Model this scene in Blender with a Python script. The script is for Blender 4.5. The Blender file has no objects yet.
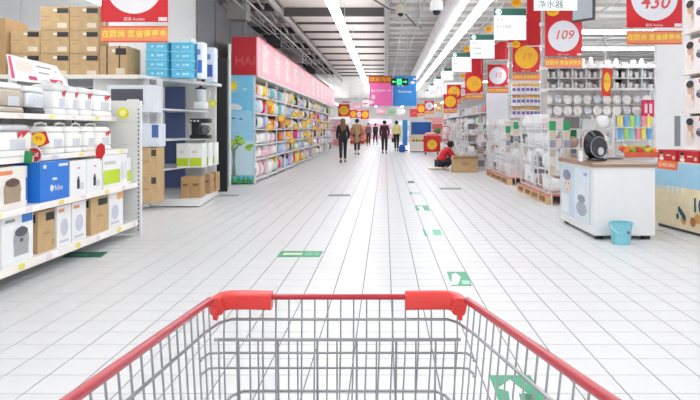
import bpy, bmesh, math, random
from mathutils import Vector, Matrix
R = random.Random(11)
S = bpy.context.scene
COL = S.collection
# ------------------------------------------------------------------ camera, world, exposure
CH, F, VX, VY = 1.30, 615.0, 385.0, 128.0      # eye height (m), focal length (px), vanishing point (px)
cam_d = bpy.data.cameras.new('camera'); cam = bpy.data.objects.new('camera', cam_d); COL.objects.link(cam)
cam.location = (0, 0, CH); cam.rotation_euler = (math.pi/2, 0, 0)
cam_d.sensor_width = 36.0; cam_d.lens = F/700*36.0
cam_d.shift_x = -(VX-350)/700; cam_d.shift_y = -(200-VY)/700
cam_d.clip_start = 0.02; cam_d.clip_end = 300
S.camera = cam
W = bpy.data.worlds.new('world'); S.world = W; W.use_nodes = True
W.node_tree.nodes['Background'].inputs[0].default_value = (0.96, 0.98, 1.0, 1)
W.node_tree.nodes['Background'].inputs[1].default_value = 1.2
S.view_settings.view_transform = 'Standard'; S.view_settings.look = 'None'
S.view_settings.exposure = 0.18; S.view_settings.gamma = 1.0; S.view_settings.use_curve_mapping = False
LAMP = 12.0                                     # strength of the strip lamps
S.cycles.use_denoising = True
S.cycles.max_bounces = 8
S.cycles.diffuse_bounces = 5

def at(px, py, y):                              # point at depth y that the photograph shows at (px, py)
    return Vector(((px-VX)*y/F, y, CH-(py-VY)*y/F))
def X(px, y): return (px-VX)*y/F
def H(py, y): return CH-(py-VY)*y/F

# ------------------------------------------------------------------ materials
MATS = {}
def lin(c):
    return tuple(((v/255)/12.92 if v <= 10 else (((v/255)+0.055)/1.055)**2.4) for v in c)
def M(name, rgb, rough=0.5, metal=0.0, var=0.05, scale=6.0, emit=0.0, trans=0.0, coat=0.0, bump=0.0):
    if name in MATS: return MATS[name]
    m = bpy.data.materials.new(name); m.use_nodes = True
    nt = m.node_tree; b = nt.nodes['Principled BSDF']; c = lin(rgb)
    b.inputs['Roughness'].default_value = rough; b.inputs['Metallic'].default_value = metal
    b.inputs['Transmission Weight'].default_value = trans
    b.inputs['Coat Weight'].default_value = coat
    if emit:
        b.inputs['Emission Color'].default_value = (*c, 1); b.inputs['Emission Strength'].default_value = emit
        b.inputs['Base Color'].default_value = (*c, 1)
    else:
        tc = nt.nodes.new('ShaderNodeTexCoord'); n = nt.nodes.new('ShaderNodeTexNoise'); r = nt.nodes.new('ShaderNodeValToRGB')
        n.inputs['Scale'].default_value = scale; n.inputs['Detail'].default_value = 3
        r.color_ramp.elements[0].position = 0.3; r.color_ramp.elements[1].position = 0.7
        r.color_ramp.elements[0].color = (*[max(0, v*(1-var)) for v in c], 1)
        r.color_ramp.elements[1].color = (*[min(1, v*(1+var)) for v in c], 1)
        nt.links.new(tc.outputs['Object'], n.inputs['Vector']); nt.links.new(n.outputs['Fac'], r.inputs[0])
        nt.links.new(r.outputs[0], b.inputs['Base Color'])
        if bump:
            bp = nt.nodes.new('ShaderNodeBump'); bp.inputs['Strength'].default_value = bump; bp.inputs['Distance'].default_value = 0.01
            nt.links.new(n.outputs['Fac'], bp.inputs['Height']); nt.links.new(bp.outputs[0], b.inputs['Normal'])
    MATS[name] = m
    return m
def C(r, g, b, rough=0.5, **k):                 # a paint of that sRGB colour
    if min(r, g, b) > 205: k.setdefault('var', .012)
    return M('paint_%d_%d_%d_%d' % (r, g, b, int(rough*100)), (r, g, b), rough, **k)

white = C(228, 228, 228, 0.45); white_metal = C(224, 225, 226, 0.35); off_white = C(225, 224, 220, 0.5)
grey = C(150, 150, 152); dgrey = C(82, 83, 88); black = C(24, 24, 27, 0.4); red = C(214, 30, 38, 0.45)
yellow = C(250, 200, 30); green = C(30, 140, 90); dgreen = C(20, 90, 72); orange = C(238, 150, 40)
kraft = C(196, 165, 122, 0.75, var=0.08, scale=9); kraft2 = C(180, 146, 104, 0.75, var=0.08)
blue = C(40, 120, 205, 0.4); lime = C(190, 215, 40); pink = C(245, 130, 185); sky = C(110, 195, 235)
skin = C(222, 178, 150, 0.55); chrome = M('wire_chrome', (156, 157, 160), 0.36, 0.7, 0.03)
steel = M('steel', (190, 190, 195), 0.35, 0.8)

# ------------------------------------------------------------------ mesh builder
class MB:
    def __init__(s): s.v = []; s.f = []; s.mi = []; s.cur = 0
    def m(s, i): s.cur = i; return s
    def add(s, vs, fs):
        o = len(s.v); s.v += [tuple(v) for v in vs]
        s.f += [tuple(i+o for i in f) for f in fs]; s.mi += [s.cur]*len(fs); return s
    def box(s, x0, x1, y0, y1, z0, z1):
        return s.add([(x0,y0,z0),(x1,y0,z0),(x1,y1,z0),(x0,y1,z0),(x0,y0,z1),(x1,y0,z1),(x1,y1,z1),(x0,y1,z1)],
                     [(0,3,2,1),(4,5,6,7),(0,1,5,4),(1,2,6,5),(2,3,7,6),(3,0,4,7)])
    def cbox(s, c, d): return s.box(c[0]-d[0]/2, c[0]+d[0]/2, c[1]-d[1]/2, c[1]+d[1]/2, c[2]-d[2]/2, c[2]+d[2]/2)
    def rbox(s, x0, x1, y0, y1, z0, z1, r, n=3):              # box with rounded vertical edges and a softened top
        pts = []
        for cx, cy, a0 in ((x1-r, y1-r, 0), (x0+r, y1-r, 90), (x0+r, y0+r, 180), (x1-r, y0+r, 270)):
            for k in range(n+1):
                a = math.radians(a0+90*k/n); pts.append((cx+r*math.cos(a), cy+r*math.sin(a)))
        N = len(pts); q = r*0.5; mx, my = (x0+x1)/2, (y0+y1)/2
        def sh(p, e): return (mx+(p[0]-mx)*(1-e/((x1-x0)/2)), my+(p[1]-my)*(1-e/((y1-y0)/2)))
        rings = [[(*sh(p, q*.5), z0) for p in pts], [(*p, z0+q*.5) for p in pts], [(*p, z1-q) for p in pts],
                 [(*sh(p, q*.3), z1-q*.3) for p in pts], [(*sh(p, q), z1) for p in pts]]
        vs = [v for r_ in rings for v in r_]; fs = []
        for k in range(len(rings)-1):
            for i in range(N): fs.append((k*N+i, k*N+(i+1) % N, (k+1)*N+(i+1) % N, (k+1)*N+i))
        fs.append(tuple(reversed(range(N)))); fs.append(tuple(range((len(rings)-1)*N, len(rings)*N)))
        return s.add(vs, fs)
    def quad(s, a, b, c, d): return s.add([a, b, c, d], [(0, 1, 2, 3)])
    def prism(s, pts, z0, z1):                                # polygon in x,y (counter-clockwise) pulled up
        n = len(pts)
        return s.add([(x, y, z0) for x, y in pts]+[(x, y, z1) for x, y in pts],
                     [tuple(reversed(range(n))), tuple(range(n, 2*n))]+[(i, (i+1) % n, n+(i+1) % n, n+i) for i in range(n)])
    def plate(s, pts, y0, y1):                                # polygon in x,z pulled back in y; seen from -y
        n = len(pts)
        return s.add([(x, y0, z) for x, z in pts]+[(x, y1, z) for x, z in pts],
                     [tuple(range(n)), tuple(reversed(range(n, 2*n)))]+[(i, n+i, n+(i+1) % n, (i+1) % n) for i in range(n)])
    def disc(s, cx, cz, rx, rz, y0, y1, n=24):
        return s.plate([(cx+rx*math.cos(2*math.pi*i/n), cz+rz*math.sin(2*math.pi*i/n)) for i in range(n)], y0, y1)
    def tube(s, pts, r, n=6, closed=False, cap=True, sec=None):
        P = [Vector(p) for p in pts]; L = len(P); rings = []
        rr = r if isinstance(r, (list, tuple)) else [r]*L
        up = None
        for i in range(L):
            a = P[(i-1) % L] if (closed or i > 0) else P[i]; b = P[(i+1) % L] if (closed or i < L-1) else P[i]
            t = (b-a).normalized()
            if up is None:
                up = Vector((0, 0, 1)) if abs(t.z) < 0.9 else Vector((1, 0, 0))
            u = (up-t*up.dot(t))
            if u.length < 1e-5: u = t.orthogonal()
            u.normalize(); w = t.cross(u); up = u
            if sec: rings.append([P[i]+w*cx+u*cy for cx, cy in sec])
            else: rings.append([P[i]+(u*math.cos(2*math.pi*k/n)+w*math.sin(2*math.pi*k/n))*rr[i] for k in range(n)])
        m = len(rings[0]); fs = []
        for i in range(L if closed else L-1):
            j = (i+1) % L
            for k in range(m): fs.append((i*m+k, j*m+k, j*m+(k+1) % m, i*m+(k+1) % m))
        if cap and not closed: fs.append(tuple(range(m))); fs.append(tuple(reversed(range((L-1)*m, L*m))))
        return s.add([v for r_ in rings for v in r_], fs)
    def lathe(s, prof, n=16, c=(0, 0, 0), axis='z'):
        vs = []; fs = []; m = len(prof)
        for i in range(n):
            a = 2*math.pi*i/n
            for r, h in prof:
                p = (r*math.cos(a), r*math.sin(a), h)
                if axis == 'y': p = (p[0], h, p[1])
                if axis == 'x': p = (h, p[0], p[1])
                vs.append((p[0]+c[0], p[1]+c[1], p[2]+c[2]))
        for i in range(n):
            j = (i+1) % n
            for k in range(m-1): fs.append((i*m+k, j*m+k, j*m+k+1, i*m+k+1))
        if prof[0][0] > 1e-6: fs.append(tuple(i*m for i in reversed(range(n))))
        if prof[-1][0] > 1e-6: fs.append(tuple(i*m+m-1 for i in range(n)))
        return s.add(vs, fs)
    def blob(s, c, d, e=0.5, nu=12, nv=8):                    # super-ellipsoid; e<1 boxy
        def sg(v, p): return math.copysign(abs(v)**p, v)
        vs = []; fs = []
        for j in range(nv+1):
            b = -math.pi/2+math.pi*j/nv
            for i in range(nu):
                a = 2*math.pi*i/nu
                vs.append((c[0]+d[0]/2*sg(math.cos(b), e)*sg(math.cos(a), e), c[1]+d[1]/2*sg(math.cos(b), e)*sg(math.sin(a), e), c[2]+d[2]/2*sg(math.sin(b), e)))
        for j in range(nv):
            for i in range(nu): fs.append((j*nu+i, j*nu+(i+1) % nu, (j+1)*nu+(i+1) % nu, (j+1)*nu+i))
        return s.add(vs, fs)
    def mesh(s, name, mats, smooth=False):
        me = bpy.data.meshes.new(name); me.from_pydata(s.v, [], s.f)
        for m in (mats if isinstance(mats, (list, tuple)) else [mats]): me.materials.append(m)
        if any(s.mi): me.polygons.foreach_set('material_index', s.mi)
        if smooth:
            me.polygons.foreach_set('use_smooth', [True]*len(me.polygons))
            if smooth != 'all': me.set_sharp_from_angle(angle=math.radians(40))
        me.validate(); me.update(); return me
    def build(s, name, mats, parent=None, loc=(0, 0, 0), rz=0, smooth=False):
        return link(name, s.mesh(name, mats, smooth), parent, loc, rz)
def link(name, me, parent=None, loc=(0, 0, 0), rz=0):
    o = bpy.data.objects.new(name, me); COL.objects.link(o); o.parent = parent; o.location = loc; o.rotation_euler = (0, 0, rz); return o
def tag(o, label=None, cat=None, group=None, kind=None):
    if label: o['label'] = label
    if cat: o['category'] = cat
    if group: o['group'] = group
    if kind: o['kind'] = kind
    return o
def thing(name, label, cat, loc=(0, 0, 0), rz=0, group=None):
    return tag(link(name, None, None, loc, rz), label, cat, group)
def one(name, mb, mats, label, cat, group=None, loc=(0, 0, 0), rz=0, smooth=False):
    return tag(mb.build(name, mats, None, loc, rz, smooth), label, cat, group)
def struct(name, mb, mats, label=None, parent=None, smooth=False):
    o = mb.build(name, mats, parent, smooth=smooth)
    if parent is None: tag(o, label, None, None, 'structure')
    return o
def dup(root, loc=None, rz=None, label=None, group=None):
    def cp(o, par):
        c = o.copy(); COL.objects.link(c); c.parent = par
        for ch in o.children: cp(ch, c)
        return c
    r = cp(root, None)
    if loc is not None: r.location = loc
    if rz is not None: r.rotation_euler = (0, 0, rz)
    if label: r['label'] = label
    if group: r['group'] = group
    return r
ONES = 'zeroth first second third fourth fifth sixth seventh eighth ninth tenth eleventh twelfth thirteenth fourteenth fifteenth sixteenth seventeenth eighteenth nineteenth'.split()
def nth(n):
    if n < 20: return ONES[n]
    t = {2: 'twent', 3: 'thirt', 4: 'fort', 5: 'fift'}[n//10]
    return t+'ieth' if n % 10 == 0 else t+'y-'+ONES[n % 10]
TXT = {}
def text(s, size, m, parent, loc, face='-y', align='CENTER', sx=1.0, name='lettering', shear=0.0, bold=0.0):
    """flat lettering; face = direction it is read from. loc = centre (or left end) of the baseline block"""
    key = (s, align, shear, bold)
    if key not in TXT:
        cu = bpy.data.curves.new('lettering', 'FONT'); cu.body = s; cu.align_x = align; cu.align_y = 'CENTER'; cu.size = 1.0
        cu.resolution_u = 2; cu.shear = shear; cu.offset = bold
        o = bpy.data.objects.new('lettering', cu); COL.objects.link(o)
        dg = bpy.context.evaluated_depsgraph_get(); dg.update()
        me = bpy.data.meshes.new_from_object(o.evaluated_get(dg)); bpy.data.objects.remove(o); TXT[key] = me
    me = TXT[key].copy(); me.materials.clear(); me.materials.append(m)
    o = link(name, me, parent, loc)
    o.scale = (size*sx, size, size)
    o.rotation_euler = {'-y': (math.pi/2, 0, 0), '+x': (math.pi/2, 0, math.pi/2), '-x': (math.pi/2, 0, -math.pi/2), '+z': (0, 0, 0)}[face]
    return o
LAY = [0]
def lay():
    LAY[0] = (LAY[0]+1) % 24; return LAY[0]*.00012
def patch(parent, face, a0, a1, z0, z1, d, m, name='printed_panel', e=0.0015):
    """flat print on a face: face '-y' at y=d spans x; face '+x' at x=d spans y; '-x' likewise"""
    b = MB(); e += lay()
    if face == '-y': b.quad((a0, d-e, z0), (a1, d-e, z0), (a1, d-e, z1), (a0, d-e, z1))
    elif face == '+x': b.quad((d+e, a0, z0), (d+e, a1, z0), (d+e, a1, z1), (d+e, a0, z1))
    elif face == '-x': b.quad((d-e, a1, z0), (d-e, a0, z0), (d-e, a0, z1), (d-e, a1, z1))
    return b.build(name, m, parent)
def oval(parent, face, a, z, ra, rz_, d, m, name='printed_shape', e=0.002, n=16):
    e += lay(); b = MB(); p = [(a+ra*math.cos(2*math.pi*i/n), z+rz_*math.sin(2*math.pi*i/n)) for i in range(n)]
    if face == '-y': vs = [(u, d-e, v) for u, v in p]
    elif face == '+x': vs = [(d+e, u, v) for u, v in p]
    else: vs = [(d-e, -u+2*a, v) for u, v in p]
    b.add(vs, [tuple(range(n))])
    return b.build(name, m, parent)

# ------------------------------------------------------------------ floor
TW = 0.2275; TX0 = 0.0490; TY0 = 3.92
tile_m = M('floor_tile', (215, 215, 216), 0.38, 0, 0.025, 1.3)
grout_m = C(122, 122, 124, 0.8)
floor = struct('floor', MB().box(-9, 14, -6, 76, -0.12, -0.004), grout_m, 'glossy white square tiles with thin grey joints covering the whole shop floor')
G = 0.0030
def tile_geo(mb, x, y):
    a, b, c, d = x+G, x+TW-G, y+G, y+TW-G; e = 0.0015
    mb.add([(a, c, -.006), (b, c, -.006), (b, d, -.006), (a, d, -.006), (a+e, c+e, 0), (b-e, c+e, 0), (b-e, d-e, 0), (a+e, d-e, 0)],
           [(4, 5, 6, 7), (0, 1, 5, 4), (1, 2, 6, 5), (2, 3, 7, 6), (3, 0, 4, 7)])
tmb = MB(); tile_geo(tmb, -TW/2, -TW/2); tile_me = tmb.mesh('tile', tile_m)
cells = []
for j in range(-44, 310):
    y = TY0+j*TW
    for i in range(-40, 62):
        cells.append((TX0+i*TW, y))
near = sorted([c for c in cells if c[1] > 2.7 and -0.64*(c[1]+.2)-TW < c[0] < 0.52*(c[1]+.2)], key=lambda c: c[1])[:300]
ns = set(near); rest = MB()
for x, y in near: link('tile', tile_me, floor, (x+TW/2, y+TW/2, 0))
for c in cells:
    if c not in ns: tile_geo(rest, *c)
tag(rest.build('tile_field', tile_m, floor), kind='stuff')

# ------------------------------------------------------------------ shell
CEIL = 4.9
wall_m = C(232, 233, 235, 0.7)
struct('wall_left', MB().box(-9.2, -9, -6, 76, -.1, CEIL), wall_m, 'plain white outer wall behind the cooker shelves')
struct('wall_right', MB().box(14, 14.2, -6, 76, -.1, CEIL), wall_m, 'plain white outer wall beyond the crockery shelves')
struct('wall_back', MB().box(-9, 14, 75.8, 76, -.1, CEIL), C(238, 234, 234, .7), 'pale wall at the very end of the aisle')
ceil_m = C(230, 227, 222, 0.85, var=0.08, scale=0.8)
ceiling = struct('ceiling', MB().box(-9, 14, -6, 76, CEIL, CEIL+.1), ceil_m, 'open shop ceiling with pale panels, dark joists and pipework')
dark_steel = C(84, 82, 82, 0.6); mid_steel = C(182, 180, 178, 0.6); pipe_m = C(200, 200, 200, 0.5)
panel_m = C(228, 221, 213, 0.8)
pyl = [-4.6, -2.4, -.2, 2., 4.2, 6.4, 8.6, 10.8, 13., 15.2, 17.4, 19.8, 21.6, 23.4, 25.6, 27.9, 30.6, 33.0, 35.2, 37.4, 39.6, 41.8]
for a, b in zip(pyl[:-1], pyl[1:]):
    MB().box(-2.85, -0.03, a+.06, b-.05, 4.70, 4.74).build('panel', panel_m, ceiling)
    MB().box(-2.85, -0.03, a-.05, a+.05, 4.46 if abs(a-17.4) < .1 else 4.64, 4.80).build('beam', dark_steel, ceiling)
MB().box(-2.96, -2.88, -5, 42, 4.46, 4.62).build('girder', mid_steel, ceiling)
MB().box(.0, .08, -5, 42, 4.48, 4.66).build('girder', mid_steel, ceiling)
for k in range(34):                                   # joists over the right half
    y = 8+k*1.15
    MB().box(.16, 13.9, y, y+.05, 4.70, 4.80).build('joist', mid_steel if k % 3 else pipe_m, ceiling)
for x in (.55, 1.05, 3.2, 4.4, 6.2, 8.2, 10.4):
    MB().tube([(x, -5, 4.66), (x, 60, 4.66)], .028, 6).build('conduit', pipe_m, ceiling)
for k in range(10):                                   # cross pipes with droppers
    y = 12+k*2.9
    MB().tube([(.2, y, 4.45), (2.9, y, 4.45)], .022, 6).build('pipe', pipe_m, ceiling)
    MB().tube([(.75+.1*(k % 3), y, 4.45), (.75+.1*(k % 3), y, 3.95)], .016, 5).build('dropper', pipe_m, ceiling)
for k in range(14):                                   # steelwork over the pillow aisle
    y = 11+k*2.0
    MB().box(-8.8, -3.06, y, y+.08, 4.55, 4.75).build('joist', dark_steel if k % 2 else mid_steel, ceiling)
    for sx in (-3.35, -3.75):
        MB().tube([(sx, y, 4.75), (sx+.18, y+1., 4.4), (sx, y+2., 4.75)], .03, 5).build('brace', mid_steel, ceiling)
for x, z in ((-3.2, 4.25), (-3.55, 4.3), (-3.9, 4.45), (-4.6, 4.5)):
    MB().tube([(x, 4, z), (x, 44, z)], .025, 6).build('conduit', pipe_m, ceiling)
for k in range(4):
    y = 15.5+k*5.2
    MB().box(-4.1, -3.5, y, y+.5, 4.05, 4.45).build('duct_box', dgrey if k % 2 else mid_steel, ceiling)
    MB().tube([(-3.5, y, 4.85), (-3.5, y, 3.45)], .010, 5).build('hanger', pipe_m, ceiling)
MB().tube([(-.9, 14, 4.62), (.1, 15.5, 4.3), (.5, 17, 4.52), (.9, 18, 4.3), (1.2, 20, 4.55)], .02, 6).build('cable', dark_steel, ceiling)
bulk = C(128, 129, 134, 0.7)
wl = struct('wall_partition', MB().box(-8.9, -4.0, 12.9, 13.0, 0, 4.3), wall_m, 'white partition wall behind the stacked brown cartons')
wb = struct('wall_bulkhead', MB().box(-4.06, -4.0, 13.02, 44, 2.2, 4.3), bulk, 'grey panelled bulkhead wall above the pillow shelving')
for k in range(22):
    MB().box(-4.0, -3.985, 13.06+k*1.4, 14.40+k*1.4, 2.25, 4.27).build('panel', bulk, wb)
for k in range(4):
    MB().box(-8.8+k*1.2, -7.64+k*1.2, 12.88, 12.9, .02, 4.28).build('panel', wall_m, wl)

# ------------------------------------------------------------------ strip lamps
glow = M('lamp_glow', (247, 251, 255), emit=LAMP)
def strip(label, a, b, w=.22, z=3.75, hang=True):
    t = thing('strip_lamp', label, 'lamp', group='long strip lamps under the ceiling')
    ax = 'y' if abs(b[1]-a[1]) > abs(b[0]-a[0]) else 'x'
    def bar(d0, d1, wi): 
        return MB().box(a[0]-wi/2, a[0]+wi/2, a[1], b[1], z+d0, z+d1) if ax == 'y' else MB().box(a[0], b[0], a[1]-wi/2, a[1]+wi/2, z+d0, z+d1)
    bar(.05, .09, w*.4).build('housing', white_metal, t)
    bar(0.0, .05, w-.02).build('tube', glow, t)
    L = (b[1]-a[1]) if ax == 'y' else (b[0]-a[0])
    for k in range(int(L//4)+1):
        p = (a[0], a[1]+1+k*4) if ax == 'y' else (a[0]+1+k*4, a[1])
        MB().tube([(p[0], p[1], z+.09), (p[0], p[1], CEIL)], .006, 4).build('hanger', pipe_m, t)
    return t
strip('long glowing strip lamp running above the middle of the aisle', (-1.05, -5), (-1.05, 72))
strip('long glowing strip lamp beside the round white duct above the category signs', (1.97, -5), (1.97, 72), .2)
strip('added fill strip lamp above the cartons behind the cooker shelves', (-5.6, -5), (-5.6, 12.5))  # added lamp row, put in to light the left shelves
strip('added out-of-view strip lamp over the freezer side, brightening the pillar', (6.4, -5), (6.4, 11.0))  # added lamp kept out of frame; brightens the front of the pillar
for y, n in ((12.2, 'nearest of the cross strip lamps above the crockery shelves'), (15.9, 'middle one of the cross strip lamps above the crockery shelves'),
             (19.3, 'third of the cross strip lamps above the crockery shelves'), (24.5, 'fourth and far cross strip lamp beyond the crockery shelves'), (33.0, 'farthest cross strip lamp beyond the crockery shelves')):
    strip(n, (4.9, y), (12.5, y), .22, 3.75)
strip('added far strip lamp brightening the end of the aisle', (-5.0, 45), (-5.0, 74))  # added lamp, set off to the side to light the far end
strip('added far strip lamp past the cold cabinet, brightening the end of the aisle', (5.6, 38), (5.6, 74))  # its added counterpart on the right, also lighting the far end

# ------------------------------------------------------------------ ventilation duct and dome cameras
dm = MB().tube([(1.72, y, 4.32) for y in range(-5, 45, 2)], .24, 20)
dt = thing('ventilation_duct', 'round white ventilation duct running along under the ceiling', 'duct')
dm.build('duct_tube', C(226, 226, 228, .45), dt, smooth=True)
for y in range(2, 44, 3):
    MB().tube([(1.72, y, 4.32), (1.72, y+.05, 4.32)], .25, 20).build('seam_band', C(214, 214, 216, .45), dt)
    MB().tube([(1.72, y+.02, 4.56), (1.72, y+.02, CEIL)], .008, 4).build('hanger', pipe_m, dt)
def dome(px, py, y, label, s=1.0, m=white):
    c = at(px, py, y)
    t = thing('dome_camera', label, 'camera', tuple(c), group='dome cameras hanging from the ceiling')
    MB().lathe([(0.01, .16*s), (.06*s, .155*s), (.10*s, .10*s), (.105*s, 0), (.10*s, -.03*s), (.0, -.03*s)], 16).build('housing', m, t, smooth=True)
    MB().lathe([(.062*s, -.03*s), (.055*s, -.07*s), (.03*s, -.095*s), (0, -.1*s)], 14).build('lens_dome', black, t, smooth=True)
    MB().tube([(0, 0, .15*s), (0, 0, CEIL-c.z)], .015*s, 6).build('stem', pipe_m, t)
dome(436.5, 9, 9.6, 'white dome camera hanging beside the round duct', 1.0)
dome(400.5, 12, 15, 'beige dome sensor under the ceiling pipework', 1.15, C(205, 196, 180))

# ------------------------------------------------------------------ cooker gondola on the left
ga = thing('gondola_shelf', 'white metal gondola shelf filled with cookers and boxed appliances', 'shelf', (0, 0, 0))
GY0, GY1 = 3.6, 7.43
LV = [(-3.0, .19, .055), (-3.0, .64, .04), (-3.12, 1.05, .035), (-3.25, 1.43, .035)]
for k, (xf, zt, th) in enumerate(LV):
    sh = MB().box(-3.78, xf, GY0, GY1, zt-th, zt).build('shelf_board', white_metal, ga)
    MB().box(xf, xf+.012, GY0, GY1, zt-th-.012, zt+.004).build('price_rail', C(246, 240, 234, .4), sh)
    for q in range(9):
        y = 4.6+q*.31+.1*((q*7+k) % 3)
        patch(sh, '+x', y, y+.09, zt-th, zt-.004, xf+.012, [C(250, 250, 250, .4), C(240, 225, 120), C(235, 220, 225)][(q+k) % 3], 'price_tag')
for q in range(3):
    y = (5.0, 6.2, 7.2)[q]
    MB().box(-3.5, -3.44, y, y+.05, 0, .135).build('foot', white_metal, ga)
    MB().box(-3.80, -3.74, y, y+.05, 0, 1.9).build('upright', white_metal, ga)
MB().box(-3.82, -3.78, GY0, GY1, .05, 1.75).build('back_panel', off_white, ga)
for k in range(6):
    z0 = .02+k*.27; z1 = min(z0+.262, 1.63)
    MB().box(-3.76, -3.0, GY1, GY1+.03, z0, z1).build('side_panel', C(228, 228, 224, .5), ga)
pt = MB().box(-3.0, -2.95, GY1-.005, GY1+.045, 0, 1.63).build('end_post', white_metal, ga)
for k in range(30): patch(pt, '-y', -2.982, -2.968, .06+k*.05, .085+k*.05, GY1-.005, dgrey, 'slot')

def yp(px, xf): return F*abs(xf)/(VX-px)
def carton(name, label, cat, xf, y0, y1, dep, z0, h, m, prints=(), group=None, top=None):
    """box whose front looks to +x; prints: (face, u0,u1,v0,v1, material) as fractions of that face"""
    t = thing(name, label, cat, (xf-dep/2, (y0+y1)/2, z0), 0, group)
    w = y1-y0
    b = MB().box(-dep/2, dep/2, -w/2, w/2, 0, h); b.build('box_body', m, t)
    if top: MB().box(-dep/2+.002, dep/2-.002, -w/2+.002, w/2-.002, h, h+.002).build('top_flap', top, t)
    else:
        MB().box(-dep/2+.001, dep/2-.001, -.02, .02, h, h+.001).build('tape', C(214, 196, 160), t)
    for face, u0, u1, v0, v1, pm in prints:
        if face == 'f': patch(t, '+x', -w/2+u0*w, -w/2+u1*w, v0*h, v1*h, dep/2, pm)
        elif face == 'fo': oval(t, '+x', -w/2+u0*w, v0*h, u1*w, v1*h, dep/2, pm)
        elif face == 's': patch(t, '-y', -dep/2+u0*dep, -dep/2+u1*dep, v0*h, v1*h, -w/2, pm)
    return t
def cooker_print(body=C(168, 168, 172), dark=C(84, 84, 92)):
    return [('fo', .60, .25, .44, .30, body), ('f', .37, .83, .14, .44, body), ('fo', .6, .21, .62, .10, dark), ('f', .5, .7, .2, .38, C(206, 206, 206)), ('fo', .6, .06, .45, .04, dark)]
Wb = C(240, 240, 240, .4)
gq = 'boxed appliances on the cooker shelf'
# bottom shelf
xf = -3.03; z = .19
carton('appliance_box', 'white appliance box with cooker picture and blue corner on bottom shelf', 'box', xf, 4.86, yp(33, xf), .42, z, .40, Wb,
       cooker_print()+[('f', .62, .98, .80, .98, blue), ('f', .1, .4, .86, .92, grey), ('s', .1, .9, .1, .9, C(215, 218, 222))], gq)
carton('appliance_box', 'brown carton with black corner label beside the white boxes with orange lid, bottom shelf', 'box', xf-.02, yp(40, xf), yp(57, xf), .4, z, .37, kraft,
       [('f', .45, .95, .74, .94, black), ('f', .3, .7, .42, .48, kraft2), ('f', .8, .95, .1, .25, kraft2), ('s', .55, .95, .74, .94, black), ('s', .3, .8, .3, .36, kraft2)], gq)
for i, (a, b) in enumerate(((58, 72), (73, 87))):
    carton('appliance_box', ['white box with orange top and kettle print touching the brown carton, bottom shelf', 'white box with orange top between that one and the far brown carton, bottom shelf'][i], 'box',
           xf-.01, yp(a, xf), yp(b, xf), .42, z, .38, Wb, [('fo', .5, .28, .45, .22, C(205, 208, 220)), ('f', .1, .5, .84, .92, C(230, 160, 110)), ('f', .15, .8, .08, .14, C(200, 200, 215))], gq, top=C(205, 110, 60))
carton('appliance_box', 'brown carton with dark label near the end panel, bottom shelf', 'box', xf, yp(88, xf)+.06, yp(108, xf), .4, z, .38, kraft,
       [('f', .4, .95, .76, .95, black), ('f', .3, .65, .45, .5, kraft2), ('s', .6, .95, .76, .95, black)], gq)
carton('appliance_box', 'slim white box with orange corner next to the end panel, bottom shelf', 'box', xf, yp(109, xf), yp(123, xf), .42, z, .42, Wb,
       [('f', .55, 1., .72, .9, C(240, 180, 110)), ('fo', .4, .25, .4, .2, C(205, 208, 225)), ('f', .1, .7, .1, .15, C(200, 195, 215))], gq, top=C(215, 120, 60))
# second shelf from the floor
z = .64
carton('appliance_box', 'white box with brown cooker picture and orange lettering left of blue box', 'box', xf-.02, 4.75, yp(28, xf), .42, z, .34, C(238, 232, 226, .4),
       cooker_print(C(168, 146, 124), C(96, 74, 62))+[('f', .1, .6, .82, .92, C(230, 140, 90))], gq)
carton('appliance_box', 'slim white box with blue side strip squeezed against blue box', 'box', xf-.1, yp(29, xf)+.02, yp(40, xf)-.02, .36, z, .33, C(216, 220, 226), [('f', .3, .95, .1, .7, blue), ('s', .6, .95, .1, .7, blue)], gq)
bb = carton('appliance_box', 'bright blue appliance box with white lettering on the second shelf', 'box', xf, yp(40, xf), yp(69, xf), .42, z, .355, C(30, 118, 214, .4),
            [('f', .62, .95, .86, .93, white), ('f', .1, .2, .84, .93, white), ('f', .4, .56, .52, .58, white)], gq)
text('Midea', .075, white, bb, (.2125, .04, .11), '+x')
oval(bb, '+x', -.06, .115, .03, .03, .21, white, e=.0022)
for i, (a, b) in enumerate(((70, 86), (86.5, 102))):
    carton('appliance_box', 'white box with small black figure print, '+['touching the blue box', 'between its twin and the lime box'][i], 'box', xf, yp(a, xf), yp(b, xf), .4, z, .335, Wb,
           [('f', .42, .58, .18, .46, black), ('fo', .5, .05, .5, .05, black), ('f', .6, .85, .15, .35, C(215, 215, 222)), ('f', .45, .6, .76, .82, C(225, 160, 190))], gq)
carton('appliance_box', 'white box with broad lime green band at the end of the second shelf', 'box', xf, yp(103, xf), yp(127, xf), .4, z, .36, Wb,
       [('f', .02, .68, .12, .55, lime), ('f', .05, .5, .72, .82, C(205, 205, 205)), ('f', .74, .96, .2, .75, C(220, 222, 228)), ('s', .02, .98, .12, .55, lime)], gq)
carton('appliance_box', 'narrow white and lime box standing behind the wide lime box', 'box', xf-.03, yp(128, xf), yp(133.5, xf), .38, z, .31, Wb, [('f', .1, .9, .1, .5, lime)], gq)

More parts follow.
